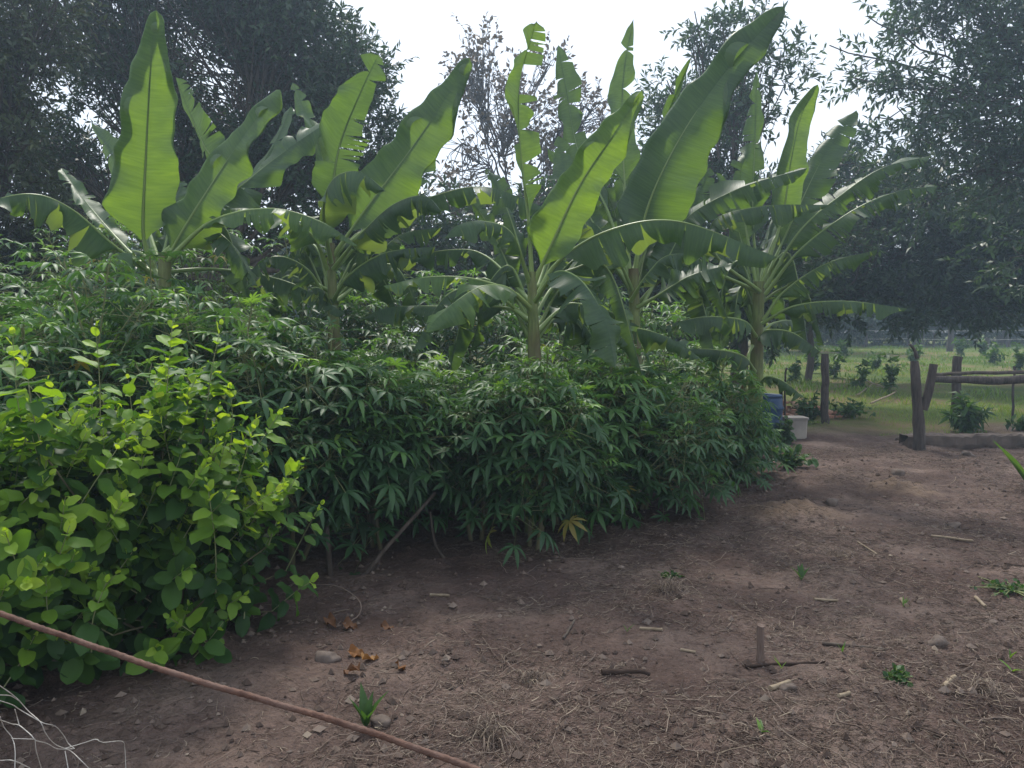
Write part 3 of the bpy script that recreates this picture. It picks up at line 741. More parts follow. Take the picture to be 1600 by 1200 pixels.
leaf(b, [(1195, 450, 8.5), (1250, 360, 8.4), (1320, 300, 8.3), (1380, 262, 8.2), (1455, 243, 8.1)], .22, (0, -.6, .8), (5, 40), (15, 60), (6, 20), .28, .2, .02, 53, gap=.22)
leaf(b, [(1195, 460, 8.4), (1250, 390, 8.2), (1330, 330, 8.0), (1400, 300, 7.9), (1468, 290, 7.8)], .23, (0, -.5, .9), (20, 70), (25, 80), (10, 26), .25, .2, .02, 54, gap=.2)
leaf(b, [(1192, 500, 8.4), (1225, 455, 8.3), (1290, 412, 8.1), (1372, 390, 7.9)], .21, (0, -.5, .9), (20, 80), (30, 90), (8, 22), .32, .2, .02, 55, gap=.3)
leaf(b, [(1190, 505, 8.4), (1240, 478, 8.2), (1320, 470, 8.0), (1418, 482, 7.9)], .19, (0, -.4, 1), (30, 80), (35, 88), (8, 18), .3, .15, .02, 56, gap=.2)
leaf(b, [(1182, 525, 8.4), (1160, 500, 8.1), (1095, 495, 7.9), (1030, 512, 7.7)], .22, (0, -.4, 1), (30, 80), (35, 88), (10, 16), .35, .15, .02, 57, gap=.2)
leaf(b, [(1180, 580, 8.4), (1160, 555, 8.1), (1110, 545, 7.9), (1050, 548, 7.8)], .19, (0, -.4, 1), (35, 85), (35, 88), (1, 1), .2, .15, .02, 58)
leaf(b, [(1186, 530, 8.5), (1200, 515, 8.3), (1240, 520, 8.2), (1282, 550, 8.1)], .22, (0, -.4, 1), (40, 85), (45, 88), (1, 1), .25, .12, .02, 59)
leaf(b, [(1186, 600, 8.5), (1200, 588, 8.3), (1225, 596, 8.2), (1255, 620, 8.1)], .16, (0, -.4, 1), (35, 80), (35, 88), (1, 1), .45, .1, .02, 60)
leaf(b, [(1184, 530, 8.8), (1170, 440, 9.0), (1130, 400, 9.1), (1090, 390, 9.2)], .24, (0, -.6, 1), (20, 60), (20, 60), (3, 3), .25, .2, .02, 61)
def filler(par, px, d, y0, n, seed, spread=1.0):
    rs = np.random.RandomState(seed)
    for k in range(n):
        sx = (1 if k % 2 else -1) * rs.uniform(60, 190) * spread; up = rs.uniform(20, 120); yb = y0 + rs.uniform(-30, 60); dz = rs.uniform(-.7, .9)
        ye = yb - up + rs.uniform(40, 190)
        if k % 3 == 2:
            xx = sx * .55; hh = rs.uniform(130, 230)
            leaf(par, [(px, yb, d + .3), (px + xx * .4, yb - hh * .5, d + .6), (px + xx * .8, yb - hh * .85, d + .8), (px + xx * 1.1, yb - hh, d + .9)], rs.uniform(.13, .18), (rs.normal() * .4, -1, .4), (10, 50), (5, 50), (rs.randint(2, 7), rs.randint(3, 9)), rs.uniform(.2, .5), .25, .03, seed * 50 + k, 1.4)
            continue
        leaf(par, [(px, yb, d), (px + sx * .35, yb - up * .8, d + dz * .4), (px + sx * .7, yb - up * .75 + rs.uniform(-10, 20), d + dz * .8), (px + sx, ye, d + dz)],
             rs.uniform(.15, .22), (0, -.4, 1), (35, 85), (35, 85), (rs.randint(2, 9), rs.randint(2, 9)), rs.uniform(.1, .4), .2, .03, seed * 50 + k)


BN = [o for o in col.objects if o.get('category') == 'banana plant']
for par_, px_, d_, y0_, n_, sp_ in ((BN[0], 250, 6.7, 430, 7, 1), (BN[1], 517, 7.2, 440, 15, 1), (BN[2], 831, 6.5, 480, 12, 1), (BN[3], 990, 7.9, 450, 18, .9), (BN[4], 1183, 8.9, 480, 14, .6)):
    filler(par_, px_, d_, y0_, n_, int(px_), sp_)
# dry dead leaves hanging at the stems
leaf(b, [(1176, 540, 8.5), (1168, 560, 8.35), (1165, 600, 8.35), (1168, 660, 8.4)], .07, (0, -1, .1), (30, 90), (30, 90), (3, 3), .6, .1, .02, 62, mat=M_DRY)


# ------------------------------------------------------------------ trees
def tree(name, label, blobs, base, mat, leaf_len, dens, depth, proto=TLEAF, thr=.42, spray=(.35, .6), nleaf=(9, 15), seed=0, sparse=False,
         droop=.0, trunk=.2, ns=.9, group='trees behind the bananas', tonev=.18, forks=None):
    rs = np.random.RandomState(seed + 100)
    bx = P(base, 600, depth)[0]; b0 = A([bx, depth, h1(bx, depth) - .05])
    t = thing(name, b0, label, 'tree', group)
    tr = MB(); cr = MB()
    cs = [(P(x, y, depth + dz), r * (depth + dz) / F) for x, y, r, dz in blobs]
    zt = min(c[0][2] for c in cs)
    fork = b0 + A([0, 0, max(1.2, min(zt - b0[2], 5) * .7)]) if forks is None else P(*forks)
    pts = spline([b0, (b0 + fork) / 2 + A([.1, .05, 0]), fork], 10)
    tr.tube(pts, np.linspace(trunk, trunk * .7, 10), 10, lump=.12, seed=seed)
    for C, R in cs:
        mid = (fork + C) / 2 + rs.normal(size=3) * R * .25 + A([0, 0, .2])
        lm = spline([fork, mid, C, C + unit(C - fork) * R * .6], 14)
        lm[1:-1] += rs.normal(size=(12, 3)) * .04
        tr.tube(lm, np.linspace(trunk * .26, .012, 14), 6, cap=False, lump=.1)
        n = int(dens * R * R * 26)
        p = C + rdir(n, rs) * R * (rs.rand(n, 1) ** .45) * A([1, 1, 1])
        g = noise3(p[:, 0] / ns + 50, p[:, 1] / ns + 50, p[:, 2] / ns * 1.25 + 50)
        rr = np.linalg.norm(p - C, axis=1) / R
        p = p[g > thr + .10 * (rr > .8)]; n = len(p)
        if n == 0: continue
        # twigs
        out_ = unit((p - C) + rs.normal(size=(n, 3)) * R * .35 + A([0, 0, R * .25 - droop * R]))
        L = rs.uniform(spray[0], spray[1], n)
        p1 = p + out_ * L[:, None]
        tr.sticks(p, p1, .008 if sparse else .006, .003)
        kk = rs.rand(n) < (1.0 if sparse else .25)
        anchor = lm[rs.randint(5, 13, n)]
        j = (p + anchor) / 2 + rs.normal(size=(n, 3)) * R * .1
        tr.sticks(anchor[kk], j[kk], .022 if sparse else .018, .012); tr.sticks(j[kk], p[kk], .012, .007)
        nl = rs.randint(nleaf[0], nleaf[1]); 
        for q in range(nl):
            f = (q + .5) / nl
            o0 = p + (p1 - p) * f
            az = rdir(n, rs); sd_ = unit(np.cross(out_, az))
            dr = unit(sd_ * .9 + out_ * (.35 + .6 * f) + A([0, 0, -droop]) + rs.normal(size=(n, 3)) * .2)
            nr = unit(rs.normal(size=(n, 3)) * .7 + A([0, 0, .8]))
            S = leaf_len * rs.uniform(.7, 1.25, n)
            tn = np.clip(.35 + rs.normal(size=n) * tonev + .25 * (g[g > thr + .10 * (rr > .8)] - .5), 0, 1)
            cr.stamp(proto[0], proto[1], frames(dr, nr) * S[:, None, None], o0, tn)
    tr.build('trunk', M_BARK, t); cr.build('crown', mat, t)
    return t


tree('mango_tree', 'broad dense dark tree filling the upper left behind the bananas',
     [(330, 60, 150, 0), (450, 130, 120, .5), (200, 150, 150, .5), (520, 190, 85, .3), (545, 110, 55, 0), (100, 250, 130, 1), (300, 250, 140, 1), (450, 280, 130, 1), (590, 250, 60, 1),
      (400, -60, 110, 0), (180, -50, 150, 0), (450, 20, 80, 0), (120, 330, 100, 1.5), (350, 370, 110, 1.5), (520, 360, 100, 1.5), (630, 320, 60, 1.5)],
     330, M_TR1, .14, 15.0, 13.5, thr=.42, seed=1, trunk=.25)
tree('olive_tree', 'lighter olive tree at the far upper left edge, in front of the broad dark one',
     [(10, 90, 85, 0), (40, 210, 70, .2), (-60, 10, 120, 0), (0, 300, 80, .4), (70, 40, 50, 0), (-80, 200, 120, 0), (-10, 390, 80, 1.), (60, 440, 70, 1.5), (-90, 400, 100, .5), (90, 370, 50, 2)],
     -60, M_TR2, .115, 18.0, 10.5, thr=.34, seed=2, trunk=.18, droop=.25)
tree('bare_tree', 'thin brownish tree with few leaves and open twigs against the white sky',
     [(750, 100, 55, 0), (800, 190, 85, 0), (740, 250, 70, 0), (900, 190, 70, 0), (850, 110, 45, 0), (930, 170, 35, 0), (930, 270, 70, 0), (720, 330, 60, 0), (840, 310, 90, 0), (730, 120, 35, 0)],
     800, M_TR3, .16, 2.6, 22, proto=ROUNDLEAF, thr=.40, seed=3, sparse=True, trunk=.14, nleaf=(7, 9), ns=.7, forks=(800, 330, 22))
tree('tall_shade_tree', 'mid green tree with thin top sprigs behind the huge dark banana leaf',
     [(1088, 35, 28, 0), (1085, 90, 26, 0), (1050, 150, 42, 0), (1130, 60, 22, 0), (1170, 45, 32, 0), (1215, 110, 50, 0), (1095, 220, 85, .5), (1195, 190, 80, .5), (1255, 190, 60, .5), (1150, 300, 100, 1), (1270, 320, 100, 1), (1030, 300, 60, 1), (1060, 380, 80, 1), (1180, 400, 90, 1)],
     1150, M_TR4, .17, 9.0, 17, thr=.40, seed=4, trunk=.2)
tree('feathery_tree', 'tall feathery tree with long leaf sprays filling the upper right corner',
     [(1400, 50, 85, 0), (1520, 20, 100, 0), (1320, 80, 42, 0), (1480, 160, 100, 0), (1585, 120, 80, 0), (1410, 190, 70, 0), (1540, 270, 90, 0), (1460, 290, 60, .5), (1620, 250, 90, 0), (1360, 130, 45, 0), (1450, -60, 120, 0), (1600, -50, 120, 0), (1640, 380, 90, 0)],
     1900, M_TR4, .19, 5.0, 17, thr=.475, seed=5, trunk=.15, droop=.15, spray=(.6, .95), nleaf=(13, 17), forks=(1760, 250, 17), ns=.9)
tree('dark_evergreen', 'dark heavy tree behind the rightmost banana clump, its crown almost down to the field',
     [(1350, 320, 90, 0), (1300, 420, 70, 0), (1390, 440, 70, 0), (1260, 400, 80, 0), (1380, 270, 70, 0), (1440, 380, 80, 0), (1220, 460, 60, 0), (1330, 470, 50, 0)],
     1262, M_TR1, .24, 6.5, 23, thr=.34, seed=6, trunk=.11)
tree('dark_evergreen', 'dark heavy tree low at the right edge of the picture',
     [(1490, 380, 90, 0), (1550, 410, 90, 0), (1470, 450, 60, 0), (1530, 460, 60, 0), (1600, 450, 70, 0), (1650, 400, 90, 0), (1420, 470, 45, 0), (1560, 330, 90, 0)],
     1700, M_TR1, .24, 6.5, 22, thr=.34, seed=16, trunk=.3)
tree('low_shade_tree', 'dark low tree crown seen in gaps between the middle banana clumps',
     [(700, 400, 90, 0), (830, 400, 100, 0), (960, 400, 110, 0), (1080, 430, 100, 0), (600, 420, 90, 0), (1180, 450, 80, 0), (800, 480, 80, 0), (950, 490, 80, 0), (1100, 500, 60, 0)],
     850, M_TR1, .2, 8.0, 16.5, thr=.3, seed=7, trunk=.2)
tree('far_tree', 'distant hazy tree low behind the field at the right edge',
     [(1500, 460, 50, 0), (1420, 470, 50, 0), (1580, 470, 60, 0), (1640, 450, 80, 0), (1340, 470, 50, 0), (1260, 470, 50, 0), (1690, 420, 80, 0)] + [(x_, 508, 34, 2) for x_ in range(1190, 1720, 48)],
     1560, M_TR1, .3, 5.0, 48, thr=.3, seed=8, trunk=.3, ns=1.4, spray=(.6, 1.))


for i_, (x0_, lab_) in enumerate(((350, 'far dark tree line crown seen in gaps behind the left banana clump'), (700, 'far dark tree crown seen in gaps behind the middle bananas'), (1050, 'far dark tree crown seen low between the right bananas'))):
    tree('far_tree', lab_, [(x0_ + dx, 470 - 30 * (k % 2), 70, 0) for k, dx in enumerate(range(-250, 251, 70))], x0_, M_TR1, .3, 4.0, 40, thr=.3, seed=50 + i_, trunk=.3, ns=1.4, spray=(.6, 1.))


# ------------------------------------------------------------------ field: grass, posts, rails ...
def field_grass():
    n = 60000
    y = 12.6 + (rsf.rand(n) ** 1.6) * 34; x = rsf.uniform(1.5, 1.0 * 34, n) * (.25 + y / 46)
    keep = noise3(x * .8, y * .8, x * 0 + 3) + .10 * (y > 16) > (.50 - .1 * (y > 15)); x, y = x[keep], y[keep]; n = len(x)
    z = H(x, y)
    clump = noise3(x * 1.1 + 40, y * 1.1, x * 0 + 9)
    hh = (.05 + .20 * clump ** 1.5 * ss(13, 17, y)) * rsf.uniform(.5, 1.3, n)
    a = rsf.rand(n) * 6.28; dr = unit(np.stack([np.cos(a) * .5, np.sin(a) * .5, np.full(n, .9)], 1)); nr = np.stack([-np.cos(a), -np.sin(a), np.full(n, .5)], 1)
    bv = A([(-.035, 0, 0), (.035, 0, 0), (.04, .5, .05), (-.04, .5, .05), (.005, 1, -.1), (-.005, 1, -.1)]); bf = A([(0, 1, 2, 3), (3, 2, 4, 5)])
    Mx = frames(dr, nr) * hh[:, None, None]; Mx[:, :, 0] *= (1.2 * np.minimum(2.2, y / 14))[:, None]
    mb = MB(); mb.stamp(bv, bf, Mx, np.stack([x, y, z], 1), np.clip(.25 + .6 * (noise3(x * .5, y * .35 + 7, x * 0 + 1) - .3) + rsf.normal(size=n) * .15, 0, 1))
    mb.build('field_grass', M_GRASS, label='rough green and straw coloured grass of the field behind the posts', cat='grass', kind='stuff')


rsf = np.random.RandomState(21)
field_grass()


def gp(px, py):
    g = G(px, py); return A([g[0], g[1], h1(g[0], g[1])])


def log(name, p0, p1, r0, r1, label, cat, group=None, mat=None, seed=0, wob=.02, sides=10, n=12, extra=None):
    rs = np.random.RandomState(seed)
    p0, p1 = A(p0, float), A(p1, float)
    t = np.linspace(0, 1, n)[:, None]; c = p0 * (1 - t) + p1 * t
    c[1:-1] += np.cumsum(rs.normal(size=(n - 2, 3)), 0) * wob * .25
    mb = MB(); mb.tube(c, np.linspace(r0, r1, n) * (1 + .12 * (rs.rand(n) - .5)), sides, lump=.14 if r0 > .015 else .05, seed=seed)
    if extra: extra(mb)
    return mb.build(name, mat or M_POST, label=label, cat=cat, group=group)


# forked Y post
pb = P(1437, 697, 10.9); pb[2] = h1(pb[0], pb[1]) - .05


def fork(mb):
    a = P(1438, 602, 10.9)
    mb.tube(spline([P(1442, 640, 10.88), P(1451, 612, 10.86), P(1459, 569, 10.86)], 8), np.linspace(.064, .055, 8), 10, lump=.12, seed=4)
    mb.tube(spline([P(1433, 560, 10.9), P(1428, 545, 10.9), P(1421, 538, 10.9)], 6), np.linspace(.03, .015, 6), 7, lump=.3)


fp = log('forked_post', pb, P(1429, 565, 10.9), .088, .056, 'thick forked wooden post at the end of the rail, standing in a dirt heap', 'post', extra=fork, seed=2)
log('wooden_post', gp(1288, 668) - A([0, 0, .05]), P(1289, 553, 13.3), .070, .062, 'slim crooked wooden post right of the white tub', 'post', seed=3, wob=.05)
q = P(1495, 640, 13.6); q[2] = h1(q[0], q[1]) - .05
log('wooden_post', q, P(1497, 557, 13.6), .085, .075, 'pale wooden post behind the horizontal rail', 'post', seed=5)
q = P(1583, 640, 14.2); q[2] = h1(q[0], q[1]) - .02
log('thin_stake', q, P(1584, 572, 14.2), .022, .02, 'thin dark stake near the right edge behind the rail', 'stake', seed=6, sides=6)
log('rail_log', P(1450, 592, 12.9), P(1800, 605, 12.0), .060, .085, 'thick rough log lying as a rail between forked post and right edge', 'log', seed=7, wob=.05, n=20)
log('rail_pole', P(1452, 584, 13.0), P(1800, 586, 12.2), .028, .035, 'thin pale pole lying on top of the thick rail log', 'pole', seed=8, wob=.03, n=20, mat=M_BARK)
FPL = ['far thin post left of a close pair, at the field edge', 'far post right of the thin one, second of the close group', 'far slender post third of the close group', 'broadest pale far post standing alone under the trees', 'far post above the middle of the rail',
       'leftmost of the close group of far posts', 'far post nearest the right edge of the picture', 'far post standing alone at the left end of the far fence']
for k, (x, dd, top, wd) in enumerate(((1428, 46, 505, .10), (1440, 46, 512, .12), (1458, 46, 520, .08), (1484, 40, 512, .16), (1541, 42, 528, .12), (1418, 47, 515, .07), (1574, 44, 522, .1), (1352, 46, 520, .08))):
    q = P(x, 545, dd); q[2] = h1(q[0], q[1]) - .05
    log('fence_post', q, P(x + 2, top, dd), wd, wd * .9, FPL[k], 'post', 'far fence posts', seed=20 + k, sides=6, n=6, wob=.03)
mb = MB()
for z in (.5, 1.0):
    a = P(1352, 540, 46); c_ = P(1640, 540, 43)
    pts = [a + (c_ - a) * f + A([0, 0, -(a + (c_ - a) * f)[2] + h1(*(a + (c_ - a) * f)[:2]) + z]) for f in np.linspace(0, 1, 12)]
    mb.tube(pts, .012, 4)
mb.build('fence_wire', M_WIRE, label='thin wires strung along the far fence posts', cat='wire')

# low wall / ledge on the right
def ledge():
    rs = np.random.RandomState(5)
    X = np.arange(5.75, 12, .07); V = []; prof = [(0, 0), (-.02, .10), (-.01, .215), (.03, .235), (.16, .24), (.24, .22), (.25, 0)]
    for i, x in enumerate(X):
        yb = 11.15 - (x - 5.75) * .02; zb = h1(x, yb) * .3 + .7 * h1(6.5, 11.0) - .03
        for j, (dy, dz) in enumerate(prof):
            V.append((x + rs.normal() * .006, yb + dy + rs.normal() * .008, zb + dz * (1 + .04 * math.sin(x * 2)) + rs.normal() * .008))
    k = len(prof); f = [(i * k + j, (i + 1) * k + j, (i + 1) * k + j + 1, i * k + j + 1) for i in range(len(X) - 1) for j in range(k - 1)]
    mb = MB(); mb.add(A(V), f); mb.add(A(V[:k]), [(0, 1, 2, 6), (2, 3, 4, 5)][:1])
    mb.build('low_wall', M_CONC, smooth=False, label='low weathered concrete kerb running right from the forked post', cat='wall')


ledge()

# blue drum and white tub
def lathe(mb, c, prof, sides=28, tone=0):
    a = np.arange(sides) * 2 * math.pi / sides
    V = np.concatenate([np.stack([c[0] + r * np.cos(a), c[1] + r * np.sin(a), np.full(sides, c[2] + z)], 1) for r, z in prof])
    f = [[i * sides + j, i * sides + (j + 1) % sides, (i + 1) * sides + (j + 1) % sides, (i + 1) * sides + j] for i in range(len(prof) - 1) for j in range(sides)]
    mb.add(V, f, tone)


q = P(1194, 660, 12.0); q[2] = h1(q[0], q[1])
t = thing('plastic_drum', q, 'blue plastic drum half hidden behind the hedge end', 'drum')
mb = MB(); lathe(mb, q, [(.0, .0), (.25, 0), (.27, .03), (.27, .2), (.285, .22), (.285, .25), (.27, .27), (.27, .45), (.285, .47), (.285, .5), (.27, .52), (.265, .62), (.24, .66), (.0, .66)])
mb.build('body', M_BLUE, t)
mb = MB(); lathe(mb, q, [(.245, .655), (.262, .655), (.262, .685), (.245, .69), (.235, .67)]); mb.build('rim', M_BLUE, t)
q = P(1242, 658, 12.1); q[2] = h1(q[0], q[1])
t = thing('white_tub', q, 'dirty white plastic tub standing right of the blue drum', 'tub')


def rbox(mb, c, sx, sy, sz, taper=1.0, bev=.02, rot=0, tone=0):
    V = []
    for z, k in ((0, 1 - bev * 2), (bev, 1), (sz - bev, taper), (sz, taper * (1 - bev))):
        for x, y in ((-1, -.8), (-.8, -1), (.8, -1), (1, -.8), (1, .8), (.8, 1), (-.8, 1), (-1, .8)):
            xx, yy = x * sx / 2 * k, y * sy / 2 * k
            V.append((c[0] + xx * math.cos(rot) - yy * math.sin(rot), c[1] + xx * math.sin(rot) + yy * math.cos(rot), c[2] + z))
    f = [(i * 8 + j, i * 8 + (j + 1) % 8, (i + 1) * 8 + (j + 1) % 8, (i + 1) * 8 + j) for i in range(3) for j in range(8)]
    f += [(24, 25, 26, 27), (24, 27, 28, 31), (31, 28, 29, 30)]
    mb.add(A(V), f, tone)


mb = MB(); rbox(mb, q, .29, .30, .31, 1.06); mb.build('body', M_WHITE, t, smooth=False)
mb = MB(); rbox(mb, q + A([0, 0, .305]), .335, .345, .03, 1.0, .005); mb.build('rim', M_WHITE, t, smooth=False)
log('thin_stake', gp(1226, 672), P(1229, 575, 12.4), .02, .014, 'thin upright stick between the blue drum and the white tub', 'stake', seed=11, sides=6)
log('thin_stake', gp(1218, 668), P(1221, 610, 12.6), .03, .026, 'short brown stick right beside the blue drum', 'stake', seed=12, sides=6)

# brick rubble heap
rs = np.random.RandomState(9); mb = MB()
c = P(1205, 610, 15.0); c[2] = h1(c[0], c[1])
for k in range(240):
    a = rs.rand() * 6.28; r = rs.rand() ** .6
    p = c + A([math.cos(a) * r * 1.5, math.sin(a) * r * .8, .38 * (1 - r) * rs.rand() + .02])
    rbox(mb, p, .09 + .1 * rs.rand(), .07 + .05 * rs.rand(), .03 + .03 * rs.rand(), rot=rs.rand() * 3, tone=rs.rand())
mb.build('rubble_heap', M_BRICK, smooth=False, label='low heap of reddish broken brick behind the drum', cat='rubble', kind='stuff')


# generic small leafy plants (weeds, saplings)
def leafy(name, pos, h, r, nsh, ll, label, cat, group=None, mat=None, proto=None, seed=0, tone0=.4):
    rs = np.random.RandomState(seed + 500); pos = A(pos, float)
    t = thing(name, pos, label, cat, group); st = MB(); fo = MB()
    pr = proto or OVATE[0]
    for i in range(nsh):
        u = rdir(1, rs)[0]; u[2] = abs(u[2]) + .3; u = unit(u)
        tip = pos + u * A([r, r, h]) * rs.uniform(.5, 1)
        pts = spline([pos, (pos + tip) / 2 + A([0, 0, .1 * h]), tip], 8)
        st.tube(pts, np.linspace(.006, .002, 8) * max(1, h), 4, tone=.5, cap=False)
        n = max(4, int(8 * h / .5)); n = min(n, 22)
        f = rs.uniform(.3, 1, n); P0 = A([pts[int(q * 7)] for q in f])
        az = rdir(n, rs); dr = unit(az + u * .5); nr = unit(rs.normal(size=(n, 3)) * .4 + A([0, 0, 1]))
        fo.stamp(pr[0], pr[1], frames(dr, nr) * (ll * rs.uniform(.6, 1.2, n))[:, None, None], P0, np.clip(tone0 + rs.normal(size=n) * .15, 0, 1))
    st.build('stem', M_CST, t); fo.build('foliage', mat or M_WEED, t)
    return t


def gd(px, d):
    p = P(px, 560, d); p[2] = h1(p[0], p[1]); return p


GL = 'saplings in the field'
SAPL = ['nearest leafy sapling midway between slim crooked post and forked post', 'taller sapling left above the forked post', 'sapling just right above the slim crooked post', 'far sapling just left of the slim crooked post', 'low sapling above the brick rubble',
        'far sapling directly above the forked post', 'far sapling between the two saplings left of the forked post', 'small sapling half hidden by the lowest right banana leaf', 'far sapling above the pale post behind the rail', 'sapling far off midway along the rail, right of the pale post',
        'sapling nearest the right edge of the field', 'very far sapling by the far fence, above the rail', 'very far low sapling above the slim crooked post']
k = 0
for px, d, h in ((1345, 20, 1.1), (1392, 19, 1.5), (1303, 24, 1.2), (1270, 26, 1.4), (1240, 22, .9), (1430, 30, 1.3), (1200, 30, 1.4), (1370, 27, 1.0), (1500, 34, 1.3), (1555, 30, 1.4), (1590, 26, 1.3), (1535, 36, 1.3), (1320, 33, 1.2)):
    k += 1
    leafy('sapling', gd(px, d), h, .22 + .008 * d, 4 + d // 8, .15 + .002 * d, SAPL[k - 1], 'sapling', GL, proto=ROUNDLEAF, seed=k, tone0=.4)
leafy('young_papaya', gd(1515, 12.9), 1.0, .38, 8, .24, 'drooping leafy young plant behind the rail log, right of the pale post', 'plant', proto=CASLO[1], seed=40, tone0=.15)
leafy('field_weed', gd(1262, 13.6), .75, .45, 26, .12, 'dark small leafed bush behind the white tub', 'bush', seed=41, tone0=.15, proto=ROUNDLEAF)
leafy('field_weed', gd(1330, 14.6), .45, .6, 30, .12, 'low brownish weed patch right of the slim crooked post', 'bush', seed=42, tone0=.2, proto=ROUNDLEAF)
leafy('field_weed', gd(1600, 13), .4, .35, 20, .12, 'dark low weed at the right edge of the picture behind the kerb', 'bush', seed=43, tone0=.1, proto=ROUNDLEAF)
for i, (px, py, h, r, lab) in enumerate(((1190, 715, .55, .35, 'low tangle of weeds at the right end of the hedge'), (1235, 735, .32, .42, 'dark creeping weed at the hedge end nearest the bare soil'),
                                         (1150, 745, .5, .35, 'leafy weed under the last cassava bush'), (1225, 690, .5, .2, 'dry reddish weed stalk left of the white tub'))):
    leafy('weed', gp(px, py), h, r, 26, .10, lab, 'weed', 'weeds at the hedge end', seed=60 + i, tone0=.2, proto=OVATE[i % 4])

# fallen pale branches in the field
for i, (a, b_, r) in enumerate((((1345, 608), (1400, 628), .02), ((1360, 640), (1398, 629), .022), ((1338, 629), (1366, 620), .018))):
    ga, gb = gp(*a), gp(*b_)
    log('fallen_branch', ga + A([0, 0, .05]), gb + A([0, 0, .12]), r, r * .8, ['long pale fallen branch on the grass left of the forked post', 'pale fallen branch crossing the end of the long one', 'short bent pale branch farthest from the forked post'][i], 'branch', 'fallen branches', M_CANE, seed=70 + i, sides=6)

# ------------------------------------------------------------------ foreground ground items
def litter():
    rs = np.random.RandomState(31); mb = MB()
    protos = []
    for q in range(8):
        m = MB(); t = np.linspace(0, 1, 4)
        c = np.stack([np.sin(t * (1 + q * .5)) * .12 * (q % 4), t, .05 * np.sin(t * 5 + q) + .03 + .10 * t * (q == 3)], 1)
        m.tube(c, A([.018, .021, .017, .009]) * (1 + .5 * (q % 3)), 3, cap=False); protos.append((np.concatenate(m.v), np.concatenate(m.f4)))
    n = 170000
    y = 2.3 + 9.2 * rs.rand(n) ** 1.2; x = rs.uniform(-.62, .72, n) * (y + .8) * 1.05
    dn = noise3(x * 1.3 + 5, y * 1.3, x * 0 + 2) * .65 + noise3(x * 4.1 + 5, y * 4.1, x * 0 + 4) * .35
    edge = -1.7 + (y - 3.5) * .6
    bare = ss(-1.0, -.1, x - .05 * (y - 2.7))
    keep = (dn > .33 + .18 * rs.rand(n)) & (rs.rand(n) < .12 + .88 * bare); x, y, dn = x[keep], y[keep], dn[keep]; n = len(x)
    L = np.exp(rs.normal(size=n) * .6) * .036; L = np.minimum(L, .22)
    ori = noise3(x * .7, y * .7, x * 0 + 8) * 9
    a = ori + rs.normal(size=n) * 1.0
    dr = np.stack([np.cos(a), np.sin(a), rs.normal(size=n) * .16], 1); nr = np.stack([rs.normal(size=n) * .3, rs.normal(size=n) * .3, np.ones(n)], 1)
    S = frames(dr, nr) * L[:, None, None]
    th = 1.15 * np.clip(.045 / L, .35, 2.0) * rs.uniform(.6, 1.3, n); S[:, :, 0] *= th[:, None]; S[:, :, 2] *= th[:, None]
    loc = np.stack([x, y, H(x, y) + .003], 1); tn = np.clip(rs.beta(2.4, 1.7, n), 0, 1); kind = rs.randint(0, 8, n)
    for q in range(8):
        s_ = kind == q; mb.stamp(protos[q][0], protos[q][1], S[s_], loc[s_], tn[s_])
    # long curved bits
    for i in range(520):
        yy = 2.5 + 6.5 * rs.rand() ** 1.3; xx = rs.uniform(-.35, .7) * (yy + .5)
        if xx < -.55 + (yy - 3.5) * .15: continue
        aa = rs.rand() * 6.28; Ls = rs.uniform(.10, .38); m = 9; cur = rs.normal() * .25
        pts = []; px_, py_ = xx, yy
        for j in range(m):
            pts.append((px_, py_, h1(px_, py_) + .006 + .012 * rs.rand())); aa += cur * .5 + rs.normal() * .12; px_ += math.cos(aa) * Ls / m; py_ += math.sin(aa) * Ls / m
        mb.tube(pts, np.linspace(1, .5, m) * rs.uniform(.0012, .0035), 4, cap=False, tone=rs.uniform(.3, .9))
    mb.build('plant_litter', M_LIT, label='dry straw, roots and twig bits scattered over the bare soil', cat='litter', kind='stuff')
    # crumbs of soil
    mb = MB(); n = 16000
    y = 2.3 + 9 * rs.rand(n) ** 1.5; x = rs.uniform(-.68, .72, n) * (y + .8)
    r = .0025 + .016 * rs.rand(n) ** 5 * 1.6
    bv = A([(1, 0, 0), (0, 1, 0), (-1, 0, 0), (0, -1, 0), (.1, 0, .8), (0, 0, -.5)]); bf = A([(0, 1, 4), (1, 2, 4), (2, 3, 4), (3, 0, 4), (1, 0, 5), (2, 1, 5), (3, 2, 5), (0, 3, 5)])
    Mx = frames(unit(np.stack([rs.normal(size=n), rs.normal(size=n), np.zeros(n)], 1)), np.tile(A([[0, 0, 1.]]), (n, 1))) * r[:, None, None] * rs.uniform(.6, 1.3, (n, 1, 3))
    mb.stamp(bv, bf, Mx, np.stack([x, y, H(x, y) + r * .2], 1), rs.beta(3, 3.6, n))
    mb.build('soil_crumbs', M_LIT, label='small crumbs of soil and grit on the bare ground', cat='soil crumbs', kind='stuff', smooth=False)


litter()

